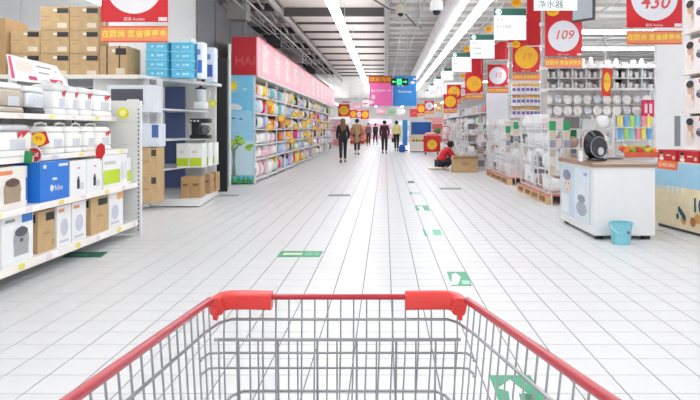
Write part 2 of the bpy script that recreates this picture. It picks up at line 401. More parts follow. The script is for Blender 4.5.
# cookers standing on the two upper shelves
def rice_cooker(label, xf, y0, y1, z, h, m, lid, rib=True, base=None, handle=True, style=0):
    w = y1-y0; d = .30
    t = thing('rice_cooker', label, 'cooker', (xf-d/2, (y0+y1)/2, z), 0, 'display cookers on the upper shelves')
    MB().rbox(-d/2, d/2, -w/2, w/2, 0, h*.22, .05, 4).build('base', base or m, t, smooth=True)
    MB().rbox(-d/2, d/2, -w/2, w/2, h*.2, h*.78, .06, 4).build('body', m, t, smooth=True)
    MB().rbox(-d/2+.006, d/2-.006, -w/2+.006, w/2-.006, h*.76, h, .07, 4).build('lid', lid, t, smooth=True)
    if handle:
        MB().tube([(-.02, -w*.36, h*.9), (-.02, -w*.3, h*1.08), (-.02, 0, h*1.14), (-.02, w*.3, h*1.08), (-.02, w*.36, h*.9)], .011, 6).build('handle', lid, t, smooth=True)
    MB().box(d/2-.002, d/2+.004, -w*.22, w*.22, h*.25, h*.55).build('control_panel', C(205, 208, 215), t)
    if rib:
        b = MB(); b.add([(d/2+.005, -w*.02, h*.76), (d/2+.005, w*.16, h*.80), (d/2+.005, -w*.0, h*.56)], [(0, 1, 2)]) ; b.add([(d/2+.0055, w*.12, h*.79), (d/2+.0055, w*.36, h*.83), (d/2+.0055, w*.12, h*.58)], [(0, 2, 1)])
        b.build('ribbon_sticker', C(205, 40, 48), t)
    return t
tan = M('tan_steel', (176, 165, 150), .3, .6); gs = M('grey_steel', (196, 200, 206), .3, .6)
x1 = -3.27
rice_cooker('bronze steel cooker at the outer end of the upper shelf', x1, 5.22, 5.60, 1.43, .27, tan, C(235, 233, 230), False, tan, False)
rice_cooker('silver steel cooker on black base, upper shelf', x1, 5.64, 5.95, 1.43, .26, gs, C(235, 235, 236), False, black, False)
for i, (a, b) in enumerate(((55, 68), (69, 80), (81, 94), (95, 113))):
    rice_cooker(['first white cooker with red ribbon after the silver one, upper shelf', 'second white cooker with red ribbon, upper shelf', 'third white cooker with red ribbon, upper shelf', 'wide white cooker with red ribbon at the shelf end above the yellow disc'][i],
                x1, yp(a, x1)+.02, yp(b, x1), 1.43, .31, Wb, white, True, None, i < 2)
x2 = -3.14
rice_cooker('white cooker with silver lid and red triangle, middle shelf beside the tags', x2, 5.02, 5.50, 1.05, .28, Wb, steel, True, None, False)
for i, (a, b) in enumerate(((48, 67), (68, 84), (85, 97), (97.5, 113))):
    rice_cooker(['first round-handled white kettle cooker beside the yellow tag, middle shelf', 'second round-handled white cooker, middle shelf', 'narrow white cooker with blue print, middle shelf', 'white cooker with red triangle above the red flag, middle shelf'][i],
                x2, yp(a, x2)+.015, yp(b, x2)-.01, 1.05, .265, C(236, 236, 232, .35), C(240, 240, 236, .35), i == 3, None, True)
# cards and tags
t = thing('price_board', 'large white price board with red print leaning above the steel cookers', 'sign', (0, 0, 0), 0, 'price cards on the cooker shelf')
bd = MB(); P = [(-3.44, 5.67, 1.74), (-3.44, 6.70, 1.755), (-3.50, 6.55, 1.96), (-3.50, 5.70, 1.985)]
bd.add(P+[(p[0]-.012, p[1], p[2]) for p in P], [(0, 1, 2, 3), (7, 6, 5, 4), (0, 4, 5, 1), (1, 5, 6, 2), (2, 6, 7, 3), (3, 7, 4, 0)]).build('card', Wb, t)
def oncard(u0, u1, v0, v1, m):
    def q(u, v):
        a = Vector(P[0]).lerp(Vector(P[1]), u); b = Vector(P[3]).lerp(Vector(P[2]), u); r = a.lerp(b, v); return (r.x+.003, r.y, r.z+.001)
    MB().quad(q(u0, v0), q(u1, v0), q(u1, v1), q(u0, v1)).build('printed_panel', m, t)
oncard(.0, .05, .08, .95, C(225, 70, 130)); oncard(.12, .42, .42, .85, C(236, 226, 214)); oncard(.5, .8, .72, .78, grey); oncard(.5, .7, .45, .5, grey)
oncard(.28, .42, .1, .26, C(200, 50, 110)); oncard(.66, .9, .08, .24, C(200, 50, 90)); oncard(.84, .9, .6, .7, C(205, 205, 210))
def disc_sign(name, label, c, r, m1, m2, rim=None, txt=None):
    t = thing(name, label, 'sign', tuple(c), 0, 'small round shelf signs')
    MB().disc(0, 0, r, r, -.004, .004, 24).build('disc', m1, t)
    if m2: MB().disc(0, 0, r*.62, r*.62, -.006, -.004, 20).build('disc_centre', m2, t)
    if txt: text(txt, r*.62, white, t, (0, -.0075, 0))
    MB().tube([(0, .004, 0), (0, .05, 0)], .005, 5).build('clip', white_metal, t)
    return t
disc_sign('round_sign', 'yellow round sign with white centre at the upper shelf end', at(123, 113, 7.38), .065, C(225, 225, 20), C(245, 240, 150))
c = at(32, 155, 5.45)
disc_sign('round_sign', 'red round sign with white rim hanging below the middle shelf', (c.x+.02, c.y, c.z), .072, white, C(196, 20, 40), txt='立减')
MB().disc(0, 0, .062, .062, -.0052, -.004, 20).build('red_face', C(196, 20, 40), bpy.data.objects['round_sign.001'])
t = thing('price_diamond', 'yellow and red diamond price tag on the middle shelf', 'sign', tuple(at(40, 139, 5.5)), 0, 'price cards on the cooker shelf')
MB().plate([(-.075, .05), (-.01, -.075), (.085, -.035), (.05, .07)], -.004, .004).build('card', C(200, 30, 36), t)
MB().disc(-.008, .0, .062, .058, -.007, -.004, 18).build('yellow_face', C(250, 205, 40), t); text('99', .06, C(190, 60, 20), t, (-.008, -.0085, 0))
MB().tube([(0, .004, -.04), (0, .06, -.06)], .004, 5).build('clip', white_metal, t)
c = at(98.5, 150, 6.55)
one('paper_flag', MB().plate([(-.05, -.10), (-.01, -.12), (.04, -.03), (.035, .05), (-.005, .075), (-.045, .04), (-.06, -.02)], -.004, .004), C(212, 30, 44), 'small red fish-shaped paper flag hanging at the middle shelf', 'flag', 'price cards on the cooker shelf', (c.x+.03, c.y, c.z))
c = at(25, 157, 5.3)
one('paper_tag', MB().plate([(-.04, -.05), (.03, -.06), (.04, .05), (-.03, .055)], -.003, .003), C(40, 140, 80), 'small green paper tag beside the red round sign', 'tag', 'price cards on the cooker shelf', (c.x+.03, c.y, c.z))

# ------------------------------------------------------------------ shelf bays behind the cooker gondola
def bay(name, label, poly_back, pts, levels, basepts, post_at, zt):
    t = thing(name, label, 'shelf')
    for zz in levels:
        s_ = MB().prism(pts, zz-.03, zz).build('shelf_board', white_metal, t)
    MB().prism(basepts, .02, .13).build('base_shelf', white_metal, t)
    for (px_, py_) in post_at: MB().box(px_-.04, px_+.04, py_-.03, py_+.03, 0, zt).build('upright', white_metal, t)
    MB().prism(poly_back, .1, zt).build('back_panel', off_white, t)
    return t
t1 = bay('shelf_bay', 'narrow white shelf bay with brown cartons between gondola and blue-backed bay', [(-4.7, 9.9), (-3.98, 10.25), (-3.98, 10.3), (-4.7, 10.3)],
         [(-4.7, 9.5), (-4.02, 9.5), (-3.86, 10.02), (-4.0, 10.2), (-4.7, 9.86)], [1.01, 1.55], [(-4.7, 9.45), (-4.0, 9.45), (-3.84, 10.02), (-4.0, 10.2), (-4.7, 9.86)], [(-3.92, 10.1)], 2.1)
t2 = bay('shelf_bay', 'white shelf bay with blue back and small brown cartons on its base', [(-4.3, 12.0), (-3.3, 12.0), (-3.3, 12.05), (-4.3, 12.05)],
         [(-3.78, 10.12), (-3.39, 11.76), (-3.42, 11.95), (-4.25, 11.95), (-4.25, 10.12)], [.61, 1.11, 1.63], [(-3.78, 10.06), (-3.03, 10.06), (-3.2, 11.8), (-4.2, 11.8), (-4.2, 10.06)], [(-3.72, 10.15), (-3.5, 11.9)], 2.1)
MB().box(-4.28, X(185, 11.97), 11.96, 11.99, .14, 2.1).build('blue_back', C(96, 112, 160, .6), t2)
ts = thing('top_shelf', 'long white top shelf board carrying brown cartons and blue tubs', 'shelf')
MB().prism([(-8.0, 9.85), (-3.93, 9.85), (-3.17, 11.72), (-3.17, 11.95), (-8.0, 11.95)], 2.10, 2.15).build('shelf_board', white_metal, ts)
MB().prism([(-8.0, 9.84), (-3.93, 9.84), (-3.93, 9.85), (-8.0, 9.85)], 2.09, 2.155).build('front_edge', C(240, 232, 222, .4), ts)
for x in (-7.4, -6.2, -5.0): MB().box(x, x+.08, 11.7, 11.78, 0, 2.1).build('upright', white_metal, ts)
MB().box(-8, -4.75, 11.4, 11.44, .1, 2.05).build('back_panel', dgrey, ts)
# cartons on top
def top_carton(label, px0, px1, py0, py1, y, m=kraft, dep=.36, prints=True, straps=False):
    a = at(px0, py1, y); b = at(px1, py0, y); z0 = a.z
    t = thing('cardboard_carton', label, 'carton', ((a.x+b.x)/2, y+dep/2, z0), 0, 'brown cartons stacked on the top shelf')
    w = b.x-a.x; h = b.z-z0
    MB().box(-w/2, w/2, -dep/2, dep/2, 0, h).build('box_body', m, t)
    MB().box(-w/2+.002, w/2-.002, -.025, .025, h, h+.001).build('tape', C(214, 196, 160), t)
    if prints:
        patch(t, '-y', w*.08, w*.47, h*.72, h*.93, -dep/2, C(50, 46, 44)); patch(t, '-y', w*.1, w*.42, h*.1, h*.3, -dep/2, C(226, 212, 190))
        patch(t, '-y', -w*.45, -w*.15, h*.56, h*.6, -dep/2, kraft2); patch(t, '-y', -w*.45, -w*.25, h*.4, h*.43, -dep/2, kraft2); patch(t, '-y', -w*.05, w*.08, h*.8, h*.9, -dep/2, C(235, 228, 214))
    if straps:
        for u in (-.25, .2): MB().box(w*u, w*u+.02, -dep/2-.003, dep/2+.003, -.0, h+.003).build('strap', C(60, 52, 40), t)
    return t
zs = 77.6
rows = ((zs, 54.0, 'bottom'), (53.6, 30.4, 'middle'), (30.0, 6.5, 'top'))
for ci, (a, b) in enumerate(((10.5, 39.8), (40.4, 69.2), (69.8, 98.6))):
    for ri, (pb, ptp, rn) in enumerate(rows):
        if ci == 0 and ri == 2: continue
        top_carton('brown carton with black corner label, %s row of the stack, %s column' % (rn, ('outer', 'middle', 'inner')[ci]), a, b, ptp, pb, 10.0)
top_carton('tall plain brown carton at the outer side of the carton stack', -26, 5.5, 18, 77.0, 9.9, kraft2, .6, False)
top_carton('brown carton with dark straps below the red poster', 99.6, 127, 46, zs, 10.02, kraft, .55, True, True)
tub_m = C(96, 196, 230, .3); tub_l = C(150, 220, 242, .3)
def tub(label, px0, px1, y, z):
    w = (px1-px0)*y/F; x = X((px0+px1)/2, y)
    t = thing('storage_tub', label, 'tub', (x, y+.16, z), 0, 'clear blue storage tubs on the top shelf')
    MB().rbox(-w/2+.015, w/2-.015, -.15, .15, 0, .125, .03).build('tub_body', tub_m, t)
    MB().rbox(-w/2, w/2, -.165, .165, .122, .15, .03).build('lid', tub_l, t)
    for k in (-.08, .02, .08): patch(t, '-y', k, k+.04, .045, .075, -.15, C(205, 236, 246), 'printed_panel')
for cI, (a, b) in enumerate(((144.5, 167), (169.5, 193))):
    for k in range(4): tub('light blue lidded tub, %s from the bottom of the %s stack' % (nth(k+1), ('carton-side', 'aisle-side')[cI]), a, b, 10.25+.1*cI, 2.15+.151*k)
def pack(label, px0, px1, y, h, m, m2):
    w = (px1-px0)*y/F
    t = thing('paper_pack', label, 'pack', (X((px0+px1)/2, y), y+.12, 2.15), 0, 'blue and white packs on the top shelf')
    MB().rbox(-w/2, w/2, -.12, .12, 0, h, .03).build('wrap', m, t, smooth=True)
    patch(t, '-y', -w*.3, w*.3, h*.15, h*.5, -.12, m2); patch(t, '-y', -w*.35, w*.1, h*.65, h*.8, -.12, C(90, 150, 215))
pack('white and blue wrapped pack beside the blue tubs', 196, 203.5, 10.5, .62, C(232, 240, 250), C(60, 120, 205))
pack('blue wrapped pack at the aisle end of the top shelf', 204.5, 214.5, 11.35, .64, C(222, 232, 246), C(70, 100, 190))
one('white_carton', MB().box(-.25, .25, -.15, .15, 0, .75), C(236, 236, 238), 'plain white carton standing behind the blue tubs', 'carton', None, (X(178, 10.9), 11.0, 2.15))
# goods in the bays
a = at(107, 112, 9.55)
t = thing('appliance_box', 'white box with wide dark grey label on the narrow bay', 'box', (X(130, 9.6), 9.78, 1.55), 0, 'boxed goods in the two bays')
MB().box(-.36, .36, -.17, .17, 0, .42).build('box_body', C(222, 226, 232), t)
patch(t, '-y', -.3, .20, .12, .36, -.17, C(78, 78, 88)); patch(t, '-y', -.05, .14, .14, .20, -.17, white); patch(t, '-y', 0, .09, .20, .25, -.17, white); patch(t, '-y', -.2, .17, .30, .32, -.17, white)
t = thing('appliance_box', 'blue and white box on the middle board of the narrow bay', 'box', (X(151, 9.6), 9.78, 1.01), 0, 'boxed goods in the two bays')
MB().box(-.17, .11, -.15, .15, 0, .36).build('box_body', C(216, 222, 232), t); patch(t, '-y', 0, .105, .14, .34, -.15, C(70, 100, 170))
for k in range(2):
    t = thing('cardboard_carton', 'brown carton with dark corner print, %s one in the narrow bay' % ('lower', 'upper')[k], 'carton', (X(153.5, 9.62)-.02, 9.74, .13+.432*k), 0, 'brown cartons in the narrow bay')
    MB().box(-.17, .085, -.16, .16, 0, .43).build('box_body', kraft, t); patch(t, '-y', .0, .075, .30, .40, -.16, C(70, 60, 54)); patch(t, '-y', -.13, -.03, .2, .23, -.16, kraft2)
    MB().box(-.168, .083, -.02, .02, .43, .431).build('tape', C(214, 196, 160), t)
for k, (a, b, y) in enumerate(((181, 189.5, 10.25), (190.5, 200.5, 10.3), (204.5, 209.8, 10.95), (211, 216, 11.35))):
    w = (b-a)*y/F
    t = thing('cardboard_carton', 'small brown carton on the base of the blue-backed bay, %s from the post' % nth(k+1), 'carton', (X((a+b)/2, y), y+.13, .13), 0, 'small cartons in the blue-backed bay')
    MB().box(-w/2, w/2, -.13, .13, 0, .35).build('box_body', kraft2, t); patch(t, '-y', -w*.3, w*.3, .2, .24, -.13, C(120, 90, 60)); MB().box(-w/2+.002, w/2-.002, -.015, .015, .35, .351).build('tape', kraft, t)
for k, (a, b, y) in enumerate(((176.5, 188.5, 10.62), (189.6, 202, 10.66), (203, 208.5, 11.1), (209, 214.5, 11.45))):
    w = (b-a)*y/F; hh = .42
    t = thing('appliance_box', 'white and lime box in the blue-backed bay, %s from the post' % nth(k+1), 'box', (X((a+b)/2, y), y+.14, .61), 0, 'white and lime boxes in the bay')
    MB().box(-w/2, w/2, -.14, .14, 0, hh).build('box_body', C(238, 240, 236), t); patch(t, '-y', -w*.48, w*.46, .03, .17, -.14, lime); patch(t, '-y', -w*.3, w*.1, .25, .3, -.14, C(215, 215, 215))
t = thing('coffee_machine', 'black coffee machine with glass jug in the blue-backed bay', 'appliance', (X(200, 10.9), 10.95, 1.11))
MB().rbox(-.17, .17, -.12, .12, 0, .07, .03).build('base', black, t); MB().rbox(-.17, -.02, -.02, .12, .06, .36, .03).build('tower', black, t); MB().rbox(-.17, .17, -.12, .12, .28, .36, .03).build('head', black, t)
MB().lathe([(.05, .07), (.075, .11), (.07, .2), (.05, .24)], 14, (.07, -.02, 0)).build('jug', C(90, 90, 96, .15), t, smooth=True); MB().tube([(.14, -.03, .22), (.18, -.04, .18), (.14, -.03, .11)], .01, 6).build('jug_handle', black, t)
for q in range(3): patch(t, '-y', -.15+q*.06, -.115+q*.06, .30, .33, -.12, white)
t = thing('blender_appliance', 'white and clear kitchen blender on the upper board of the blue-backed bay', 'appliance', (X(200, 11.0), 11.05, 1.63))
MB().rbox(-.12, .12, -.1, .1, 0, .14, .04).build('motor_base', white, t, smooth=True); MB().lathe([(.06, .14), (.09, .2), (.10, .36), (.0, .37)], 16).build('jar', C(205, 210, 214, .15), t, smooth=True); MB().lathe([(.095, .36), (.095, .39), (.03, .40), (.03, .43), (0, .43)], 16).build('lid', black, t, smooth=True); MB().tube([(.1, 0, .34), (.16, 0, .32), (.15, 0, .22), (.09, 0, .2)], .012, 6).build('handle', white, t)
disc_sign('round_sign', 'yellow round sign with pale centre clipped to the blue-backed bay', at(212.5, 103.5, 11.45), .075, C(225, 225, 20), C(245, 240, 150))
# black board and slim post before the pillow shelving
one('partition_board', MB().box(-3.75, X(227.5, 12.6), 12.55, 12.62, 0, H(58, 12.6)), C(30, 30, 34, .6), 'tall black partition board between the bays and the pillow shelving', 'board')
one('slim_post', MB().tube([(X(229.5, 13.6), 13.6, 0), (X(229.5, 13.6), 13.6, H(44, 13.6))], .035, 8), white_metal, 'slim white post behind the black board', 'post')

# ------------------------------------------------------------------ pillow shelving
PY0, PY1, PXF = 14.28, 36.2, -3.03
pg = thing('pillow_shelving', 'long white shelving full of pillows under a red and pink header', 'shelf')
PL = [.09, .557, .905, 1.28, 1.66, 2.07]
for k, z in enumerate(PL):
    MB().box(-3.62, PXF, PY0+.03, PY1, z-.03, z).build('shelf_board', white_metal, pg)
MB().box(-3.65, PXF+.02, PY0+.03, PY1, 2.50, 2.53).build('top_board', white_metal, pg)
MB().box(-3.68, -3.64, PY0+.03, PY1, 0, 2.53).build('back_panel', C(210, 208, 206), pg)
for k in range(16):
    y = PY0+.05+k*1.44
    MB().box(PXF-.03, PXF+.005, y, y+.04, .0, 2.5).build('upright', white_metal, pg)
hd = MB().box(-3.55, -2.99, PY0-.02, PY1, 2.53, 3.41).build('header', C(196, 30, 46, .5), pg)
MB().box(-2.99, -2.965, PY0-.0, PY1, 2.53, 3.41).build('header_light_panel', C(236, 170, 182, .4), hd)
MB().box(-2.99, -2.96, PY0-.02, PY1, 2.50, 2.53).build('header_trim', white, hd)
MB().box(-3.0, -2.955, PY0-.02, PY1, 3.41, 3.44).build('header_cap', C(215, 60, 80), hd)
text('HAI', .30, C(214, 84, 92), hd, (-3.24, PY0-.025, 2.85), bold=.01)
for k, ch in enumerate('欧尚家纺床上用品枕头'):
    text(ch, .78, C(250, 232, 222), hd, (-2.962, 15.3+k*1.7, 2.95), '+x', bold=.03)
# landscape end panel
ep = MB().box(-3.67, -3.055, PY0, PY0+.03, .02, 2.53).build('end_panel', C(128, 208, 244, .5), pg)
for z0, z1, m in ((1.0, 1.7, C(166, 222, 250)), (.2, 1.0, C(214, 240, 252))): patch(ep, '-y', -3.665, -3.06, z0, z1, PY0, m, e=.001)
MB().disc(-3.55, 2.28, .11, .11, PY0-.004, PY0, 24).build('printed_sun', C(248, 226, 60), ep)
for k in range(8):
    a = math.radians(-100+k*26)
    MB().plate([(-3.55+.14*math.cos(a-.07), 2.28+.14*math.sin(a-.07)), (-3.55+.21*math.cos(a), 2.28+.21*math.sin(a)), (-3.55+.14*math.cos(a+.07), 2.28+.14*math.sin(a+.07))], PY0-.003, PY0).build('printed_ray', C(250, 236, 110), ep)
for cx, cz, r in ((-3.5, 1.80, .10), (-3.42, 1.77, .08), (-3.56, 1.77, .07), (-3.2, 1.50, .11), (-3.3, 1.47, .08), (-3.12, 1.45, .06), (-3.25, 2.2, .03)):
    MB().disc(cx, cz, r*1.3, r*.7, PY0-.003-lay(), PY0, 18).build('printed_cloud', C(238, 246, 250), ep)
for k, (cx, cz) in enumerate(((-3.52, 1.72-.2), (-3.35, 1.7-.2))):
    MB().plate([(cx-.05, cz), (cx, cz-.02), (cx+.06, cz+.01), (cx, cz+.035)], PY0-.004, PY0).build('printed_bird', C(60, 130, 200), ep)
MB().plate([(-3.56, .18), (-3.46, .18), (-3.485, .5), (-3.47, .78), (-3.36, .92), (-3.38, .95), (-3.49, .83), (-3.515, .86), (-3.54, .82), (-3.64, .93), (-3.655, .9), (-3.55, .76), (-3.535, .5)], PY0-.004, PY0).build('printed_trunk', C(134, 150, 140), ep)
for k in range(16):
    a = R.random()*6.28; rr = R.random()**.5
    cx, cz = -3.47+rr*.17*math.cos(a), .98+rr*.16*math.sin(a)
    if k > 11: cx, cz = -3.2+R.random()*.1, .75+R.random()*.2
    MB().disc(cx, cz, .065, .04, PY0-.006-.0003*k, PY0, 10).build('printed_leaf', [C(150, 200, 60), C(110, 175, 60), C(190, 220, 80)][k % 3], ep)
for k in range(14):
    x = -3.66+k*.043
    MB().plate([(x, .03), (x+.05, .03), (x+.03+.02*((k*5) % 3-1), .14+.09*((k*7) % 4)/3)], PY0-.012-.0002*k, PY0).build('printed_grass', [C(50, 160, 60), C(80, 185, 70)][k % 2], ep)
# pillows
pm = []
for sy, sz, e in ((.40, .36, .55), (.30, .35, .6), (.50, .33, .5), (.38, .36, .9)):
    b = MB(); b.blob((0, 0, sz/2), (.50, sy, sz), e, 12, 8); pm.append((b.mesh('pillow', white, 'all'), sy, sz))
pc = [('white', (240, 238, 236)), ('cream', (236, 226, 206)), ('pale pink', (238, 196, 206)), ('magenta', (214, 60, 140)), ('brown', (120, 78, 56)), ('orange', (232, 130, 50)), ('yellow', (244, 208, 70)),
      ('lilac', (190, 176, 222)), ('teal', (120, 190, 196)), ('light grey', (206, 206, 210)), ('dark', (70, 56, 56)), ('light blue', (170, 200, 232)), ('leaf green', (150, 196, 90)), ('beige', (214, 196, 172))]
first = [[10, 5, 0, 6, 0, 9, 8, 0], [10, 11, 0, 3, 0, 5, 6, 0], [10, 8, 0, 7, 11, 0, 5, 2], [10, 0, 0, 7, 0, 0, 2, 9], [10, 1, 0, 2, 0, 2, 9, 0], [10, 0, 2, 0, 2, 0, 1, 9]]
RN = ('bottom', 'fifth', 'fourth', 'third', 'second', 'top')
for lv, z in enumerate(PL):
    y = PY0+.10; n = 0
    while y < PY1-.3 and n < 46:
        wt = [6, 2.5, 2, 1.6, 2.0, 1.4, 1.6, 1.5, 1.4, 2.5, 3.0, 2, 1.4, 1.5]
        ci = first[5-lv][n] if n < 8 else R.choices(range(14), wt)[0]
        if n < 8: me, sy, sz = pm[1 if n % 2 == 0 else 0]
        else: me, sy, sz = pm[R.randrange(4)]
        o = link('pillow', me, None, (PXF-.235-R.random()*.10, y+sy/2, z), R.uniform(-.10, .10))
        comp = (PL[lv+1] if lv < 5 else 2.5)-z-.03; o.scale = (1, 1, comp*R.choice((.96, .9, .8, .66))/sz); o.rotation_euler.x = R.uniform(-.10, .10); o.material_slots[0].link = 'OBJECT'; o.material_slots[0].material = C(*pc[ci][1], .8)
        n += 1
        tag(o, '%s pillow on the %s pillow shelf, %s from the landscape panel' % (pc[ci][0], RN[lv], nth(n)), 'pillow', 'pillows on the long shelving')
        y += sy+.04+(.06 if n > 20 else .0)
# round price tags on the pillow shelves
k = 0
for px, py in ((265.5, 103), (266, 127), (278, 118), (284, 122.5), (291, 114.5), (293, 127), (297, 114), (286, 134), (301, 124), (303, 134), (306, 121), (310, 116), (312, 128), (316, 121), (318, 130), (289, 140.5), (322, 124), (307, 140)):
    y = F*abs(PXF)/(VX-px); k += 1
    t = thing('price_tag', 'round orange price tag on the pillow shelving, %s from the landscape panel' % nth(k), 'price tag', (PXF+.10, y, H(py, y)), 0, 'orange tags along the pillow shelving')
    MB().disc(0, 0, .10, .10, -.006, .006, 16).build('disc', C(248, 176, 40), t); MB().disc(0, 0, .07, .07, -.009, -.006, 14).build('disc_centre', C(250, 214, 110), t)
    MB().tube([(0, .006, 0), (-.10, .006, 0)], .008, 5).build('clip', white_metal, t)

# ------------------------------------------------------------------ hanging price posters
strip_m = C(240, 150, 96, .5); ytx = C(252, 226, 90, .5)
def poster(label, px0, px1, pyb, y, circ, num, ncol, W_=None, hgt=.92, strip=True, frac=.42, nz=.02, group='red price posters hanging along the shelves'):
    w = (px1-px0)*y/F; cx = X((px0+px1)/2, y); z0 = H(pyb, y); k = w/.85
    t = thing('hanging_poster', label, 'poster', (cx, y, z0), 0, group)
    zb = .26*k if strip else 0; hh = hgt*k
    MB().box(-w/2, w/2, -.006, .006, zb, zb+hh).build('poster_board', C(216, 28, 40, .45), t)
    cz = zb+hh*.5
    MB().disc(0, cz, w*frac, w*frac, -.009, -.006, 36).build('circle', circ, t)
    if num: text(num, .30*k, ncol, t, (0, -.0105, cz+nz*k), shear=.25, bold=.012)
    text('欧尚 Auchan', .05*k, white, t, (0, -.0075, zb+.035*k))
    patch(t, '-y', w*.36, w*.49, zb+.012, zb+.06*k, -.006, C(246, 226, 226))
    if strip:
        st = MB().box(-w/2, w/2, -.005, .005, 0, .21*k).build('slogan_strip', strip_m, t)
        for z in (.004, .19*k): patch(st, '-y', -w/2+.003, w/2-.003, z, z+.016*k, -.005, C(226, 80, 70), 'strip_border')
        text('在欧尚 您省得更多', .098*k, ytx, st, (0, -.0075, .105*k), sx=1.02, bold=.02)
    for sx in (-.4, .4): MB().tube([(w*sx, 0, zb+hh), (w*sx, 0, CEIL-z0)], .004, 4).build('hanger', pipe_m, t)
    if strip:
        for sx in (-.45, .45): MB().tube([(w*sx, 0, .2*k), (w*sx, 0, zb+.01)], .006, 4).build('hook', white, t)
    return t
pale = C(232, 232, 240, .4); num_m = C(226, 120, 116)
poster('red poster with white price circle hanging over the cooker gondola', 101, 168, 42.5, 7.7, C(244, 240, 242, .4), '69.00', num_m)
poster('red poster with white circle reading 430 beside the white pillar', 626.5, 682, 44.5, 9.33, pale, '430', C(224, 84, 84), nz=-.08)
poster('red poster with white circle reading 109 above the crockery', 545, 582, 67.5, 14.1, pale, '109', C(226, 110, 104))
poster('red poster with yellow circle reading 19 above the purple cartons', 512.5, 540, 80.5, 18.6, C(250, 190, 44), '19', C(240, 140, 60))
poster('red poster with white circle reading 10 above the white standing board', 487.5, 508, 93, 24.95, pale, '10', C(226, 110, 110))
ylw = C(250, 190, 44)
poster('red poster with big yellow circle left of the one reading 10', 465, 483, 99, 22.0, ylw, '29', C(235, 160, 60))
poster('small red poster with yellow circle, upper of the cluster beyond', 447, 461, 104, 27.0, ylw, '8', C(235, 160, 60))
poster('small red poster with white circle tucked between two yellow ones', 458, 467, 100, 31.0, pale, '5', num_m)
poster('low red poster with yellow circle above the red vest worker', 443.5, 457, 113, 25.0, ylw, '9', C(235, 160, 60))
poster('far red poster with white circle near the blue banner', 424.5, 434, 114, 44.0, pale, '6', num_m)
poster('far red poster with yellow circle near the blue banner', 417, 425.5, 116, 47.0, ylw, '7', C(235, 160, 60))
poster('far red poster with yellow circle behind the shopper in black', 338.2, 349.5, 116.5, 40.0, ylw, '12', C(235, 160, 60), strip=False)
poster('far red poster with yellow circle behind the shopper in tan', 349.6, 357, 118, 48.0, ylw, '3', C(235, 160, 60), strip=False)
poster('far red poster with white circle at the end of the pillow shelving', 356, 362.5, 118, 52.0, pale, '5', num_m, strip=False)
poster('far red poster with yellow circle left of the pink banner', 361, 369, 119, 51.0, ylw, '2', C(235, 160, 60), strip=False)

# tall red banners above the posters, with their grey poles
def red_banner(label, px0, px1, py0, py1, y):
    w = (px1-px0)*y/F; z0 = H(py1, y); z1 = min(H(py0, y), CEIL-.02)
    t = thing('hanging_banner', label, 'banner', (X((px0+px1)/2, y), y, z0), 0, 'plain red banners above the right-hand shelves')
    MB().box(-w/2, w/2, -.01, .01, 0, z1-z0).build('banner_cloth', C(208, 30, 40, .5), t)
    MB().tube([(0, .02, 0), (0, .02, CEIL-z0)], .008, 4).build('hanger', pipe_m, t); MB().tube([(-w/2-.02, 0, .0), (w/2+.02, 0, .0)], .018, 6).build('bottom_rod', C(225, 225, 225), t)
    return t
red_banner('tall red banner behind the nearest white category signs', 527, 541, -30, 46, 16.0)
red_banner('tall red banner above the poster reading 19', 508, 540, -20, 43, 19.2)
red_banner('red banner above the poster reading 10', 488, 509, 30, 60, 25.2)
red_banner('red banner below the third white category sign', 466, 483, 52, 76, 22.3)
red_banner('red banner with the number poster reading 109 beneath', 545, 582, -10, 18, 14.3)
def pole(label, px, y, py0, py1, r=.055):
    x = X(px, y); z1 = min(H(py0, y), CEIL); z0 = 0
    t = thing('steel_pole', label, 'pole', (x, y, 0), 0, 'grey poles between the posters')
    MB().tube([(0, 0, 0), (0, 0, z1)], r, 10).build('shaft', C(190, 188, 186, .4), t)
    for q in range(4): MB().tube([(0, 0, 2.2+q*.55), (0, 0, 2.28+q*.55)], r*1.5, 10).build('clamp', white, t)
pole('grey pole with white clamps beside the crockery shelves', 543.8, 15.4, 10, 0, .075)
pole('grey pole with white clamps between the posters reading 10 and 19', 510.2, 19.38, 10, 0, .065)
pole('thin white pole standing behind the crockery shelves', 605, 21.0, 35, 0, .05)
